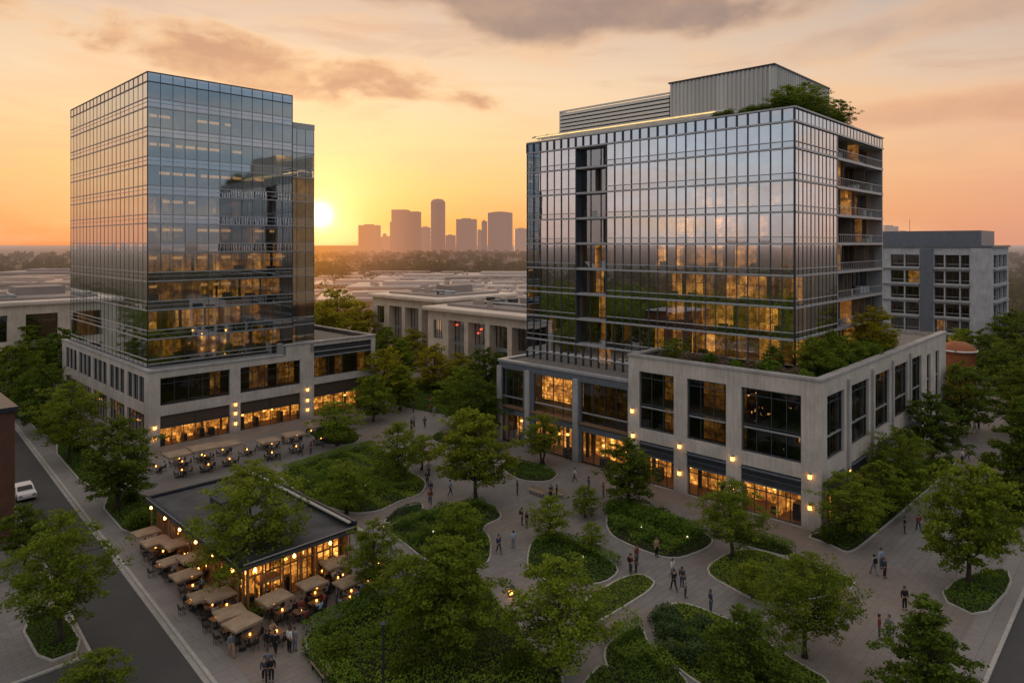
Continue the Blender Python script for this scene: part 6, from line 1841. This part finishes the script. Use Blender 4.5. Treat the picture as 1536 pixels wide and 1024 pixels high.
PEOPLE = [
    (748, 830, 'walk', 30, 'navy', 'charcoal', 'person in dark blue walking up the plaza path beside the curving bed'), (770, 822, 'stand', 200, 'pale_blue', 'slate', 'person in pale blue top on the plaza path next to the one in dark blue'),
    (783, 787, 'talk', 90, 'navy', 'black', 'person in navy standing at the mouth of the plaza path'), (790, 791, 'stride', -60, 'black', 'charcoal', 'person in black walking right behind the navy figure at the path mouth'),
    (645, 757, 'walk', 10, 'maroon', 'navy', 'person in dark red top lowest in the file beside the terraced bed'), (646, 743, 'stride', 15, 'navy', 'denim', 'person in navy second in the file beside the terraced bed'), (641, 727, 'walk', 5, 'charcoal', 'black', 'person in charcoal third in the file beside the terraced bed'), (643, 713, 'stand', 20, 'grey', 'navy', 'person in grey highest in the file beside the small round tree'),
    (617, 645, 'stand', 60, 'black', 'black', 'person in black on the promenade standing close to a companion'), (621, 641, 'talk', 240, 'slate', 'charcoal', 'person in slate coat on the promenade facing the one in black'), (637, 641, 'walk', 180, 'charcoal', 'navy', 'person in charcoal alone on the promenade centre'),
    (646, 620, 'walk', 0, 'maroon', 'charcoal', 'person in red top far up the promenade'), (651, 624, 'stride', 20, 'grey', 'grey', 'person in grey beside the red top far up the promenade'), (620, 618, 'stand', 80, 'charcoal', 'black', 'person in charcoal at the dark tree along the promenade'), (645, 606, 'stride', 0, 'maroon', 'tan', 'person in red jacket farthest up the promenade'), (620, 604, 'walk', 0, 'navy', 'black', 'person in navy farthest up the promenade'),
    (946, 860, 'talk', 120, 'maroon', 'charcoal', 'person in brownish red top in the trio on the crossing path'), (954, 858, 'stand', -80, 'charcoal', 'black', 'person in charcoal in the trio on the crossing path'), (955, 846, 'stride', 40, 'maroon', 'navy', 'person in red jacket at the back of the trio on the crossing path'),
    (1009, 866, 'walk', 30, 'white', 'slate', 'person in white top ahead of the dark pair near the lawn wedge'), (1011, 886, 'walk', 200, 'black', 'black', 'person in black of the dark group near the lawn wedge'), (1023, 880, 'stand', 150, 'charcoal', 'navy', 'person in charcoal standing at the back of the dark group'), (1028, 896, 'talk', 60, 'grey', 'charcoal', 'stout person in grey coat at the front of the dark group'),
    (1066, 918, 'stand', 100, 'navy', 'denim', 'person in navy standing alone at the top of the oval bed'), (1311, 862, 'walk', 190, 'grey', 'slate', 'person in grey walking left in the trio on the wide walk'), (1327, 866, 'stand', 30, 'charcoal', 'black', 'person in charcoal at the front of the trio on the wide walk'), (1322, 852, 'stride', 20, 'pale_blue', 'denim', 'person in pale top at the back of the trio on the wide walk'),
    (1357, 914, 'stand', 0, 'black', 'black', 'person in black suit standing alone on the wide walk'), (1319, 958, 'stand', 60, 'maroon', 'denim', 'person in dark red top and jeans on the wide walk above the bottom tree'), (1334, 958, 'walk', 300, 'grey', 'slate', 'person in long grey coat next to the one in jeans'),
    (1357, 800, 'talk', 60, 'black', 'charcoal', 'person in black crouched over a bag near the podium flank'), (1378, 796, 'walk', 170, 'maroon', 'navy', 'person in red brown top near the podium flank'), (883, 737, 'stand', 100, 'navy', 'black', 'person in navy before the lit shop of the dark wing'), (852, 690, 'walk', 80, 'charcoal', 'black', 'person in charcoal passing the lit shop front of the dark wing'),
    (776, 742, 'stand', 100, 'black', 'charcoal', 'person in black near the big round tree trunk'), (826, 748, 'talk', 30, 'charcoal', 'black', 'person in charcoal gathered at the bench by the hedge island'), (835, 750, 'stand', 260, 'black', 'navy', 'person in black gathered at the bench closest to the shops'),
    (413, 981, 'walk', 185, 'black', 'black', 'person in black with pale shirt walking below the cafe terrace', ), (434, 978, 'stand', 150, 'white', 'black', 'person in white top and dark trousers below the cafe terrace'), (442, 976, 'stride', 160, 'grey', 'slate', 'person in grey next to the white top below the cafe terrace'), (347, 984, 'walk', 40, 'slate', 'tan', 'person in slate jacket and tan trousers on the kerbside walk'),
    (397, 1024, 'walk', 20, 'charcoal', 'black', 'person in charcoal at the bottom edge with dark hair'), (407, 1022, 'stride', 10, 'black', 'black', 'person in black at the bottom edge nearest the hedged bed'), (401, 1011, 'stand', 10, 'slate', 'navy', 'person in slate behind the pair at the bottom edge'),
    (1462, 648, 'walk', 0, 'white', 'slate', 'person in white far along the walk by the brick kiosk'), (1468, 644, 'stride', 10, 'charcoal', 'black', 'person in charcoal far along the walk by the brick kiosk'),
    (450, 684, 'walk', 90, 'charcoal', 'black', 'person in charcoal crossing before the arcade terrace'), (466, 681, 'stand', 260, 'maroon', 'charcoal', 'person in red top standing before the arcade terrace'), (420, 690, 'stride', 100, 'grey', 'navy', 'person in grey crossing before the second cafe front'), (405, 693, 'walk', 280, 'navy', 'black', 'person in navy nearest the terraced bed corner before the arcade'), (484, 672, 'walk', 200, 'black', 'denim', 'person in black near the bushy tree at the arcade'),
    (1450, 690, 'walk', 20, 'tan', 'denim', 'person in tan jacket midway along the open walk past the podium flank'), (1443, 694, 'stride', 15, 'white', 'navy', 'person in white top midway along the open walk past the podium flank'), (1398, 770, 'walk', 200, 'pale_blue', 'charcoal', 'person in pale blue strolling beside the podium planting strip'),
    (700, 700, 'talk', 70, 'tan', 'slate', 'person in tan top under the edge of the big round tree'), (862, 722, 'walk', 280, 'white', 'charcoal', 'person in white top crossing the shop forecourt'), (905, 745, 'stride', 100, 'maroon', 'denim', 'person in red top crossing toward the lit shops'), (675, 742, 'walk', 120, 'pale_blue', 'navy', 'person in pale blue beside the file near the terraced bed'), (985, 835, 'stand', 30, 'tan', 'black', 'person in tan coat at the crossing of the two plaza paths'),
    (452, 930, 'stand', 220, 'maroon', 'charcoal', 'person in red standing at the edge of the pavilion terrace'), (505, 905, 'talk', 100, 'slate', 'denim', 'person in slate standing by the outer tables of the pavilion terrace'), (262, 870, 'stand', 30, 'white', 'navy', 'person in white waiting at the kerb by the parasols'),
]
random.seed(77)
for i, a in enumerate(PEOPLE):
    x, y, k, rz, tp, lg, lb = a[:7]
    s = random.uniform(.94, 1.03)
    if i in (20, 28, 27): s = 1.04
    put_person(k, G(x, y), R(rz), tp, lg, lb, None, random.choice(('hair_dark', 'hair_dark', 'hair_brown')), s, bag=(i in (2, 6, 16, 24, 37)))
# seated diners
tops = ['white', 'navy', 'tan', 'black', 'maroon', 'pale_blue', 'grey', 'slate']
cnt = 0
for (p, q, where) in SEATS:
    n = random.choice((1, 1, 2, 2)) if where == W1 else random.choice((0, 1, 1))
    for k in range(n):
        an = TH + (k * 2 + random.choice((0, 1))) * math.pi / 2
        x, y, _ = PQ(p, q); tc = tops[cnt % len(tops)]; cnt += 1
        put_person('sit', (x + math.cos(an) * .76, y + math.sin(an) * .76, 0), an - math.pi / 2, tc, random.choice(('charcoal', 'navy', 'black')), 'seated diner in a %s top on the %s' % (tc.replace('_', ' '), where), 'diners in %s tops on the %s' % (tc.replace('_', ' '), where), random.choice(('hair_dark', 'hair_brown')), .97)

# anything left unplaced at the parking spot is removed
for o in list(COL.objects):
    if o.parent is None and o.location.z < -400:
        for c in KIDS.get(o.name, []): bpy.data.objects.remove(c)
        bpy.data.objects.remove(o)
for o in COL.objects:
    if 'h' in o.keys(): del o['h']

# ------------------------------------------------------------------ render settings
sc.render.engine = 'CYCLES'
sc.cycles.use_denoising = True
sc.cycles.max_bounces = 8
sc.cycles.transparent_max_bounces = 12
sc.cycles.sample_clamp_indirect = 6.0
sc.cycles.caustics_reflective = False
sc.cycles.caustics_refractive = False
sc.view_settings.view_transform = 'Standard'
sc.view_settings.look = 'None'
sc.view_settings.exposure = 0.0
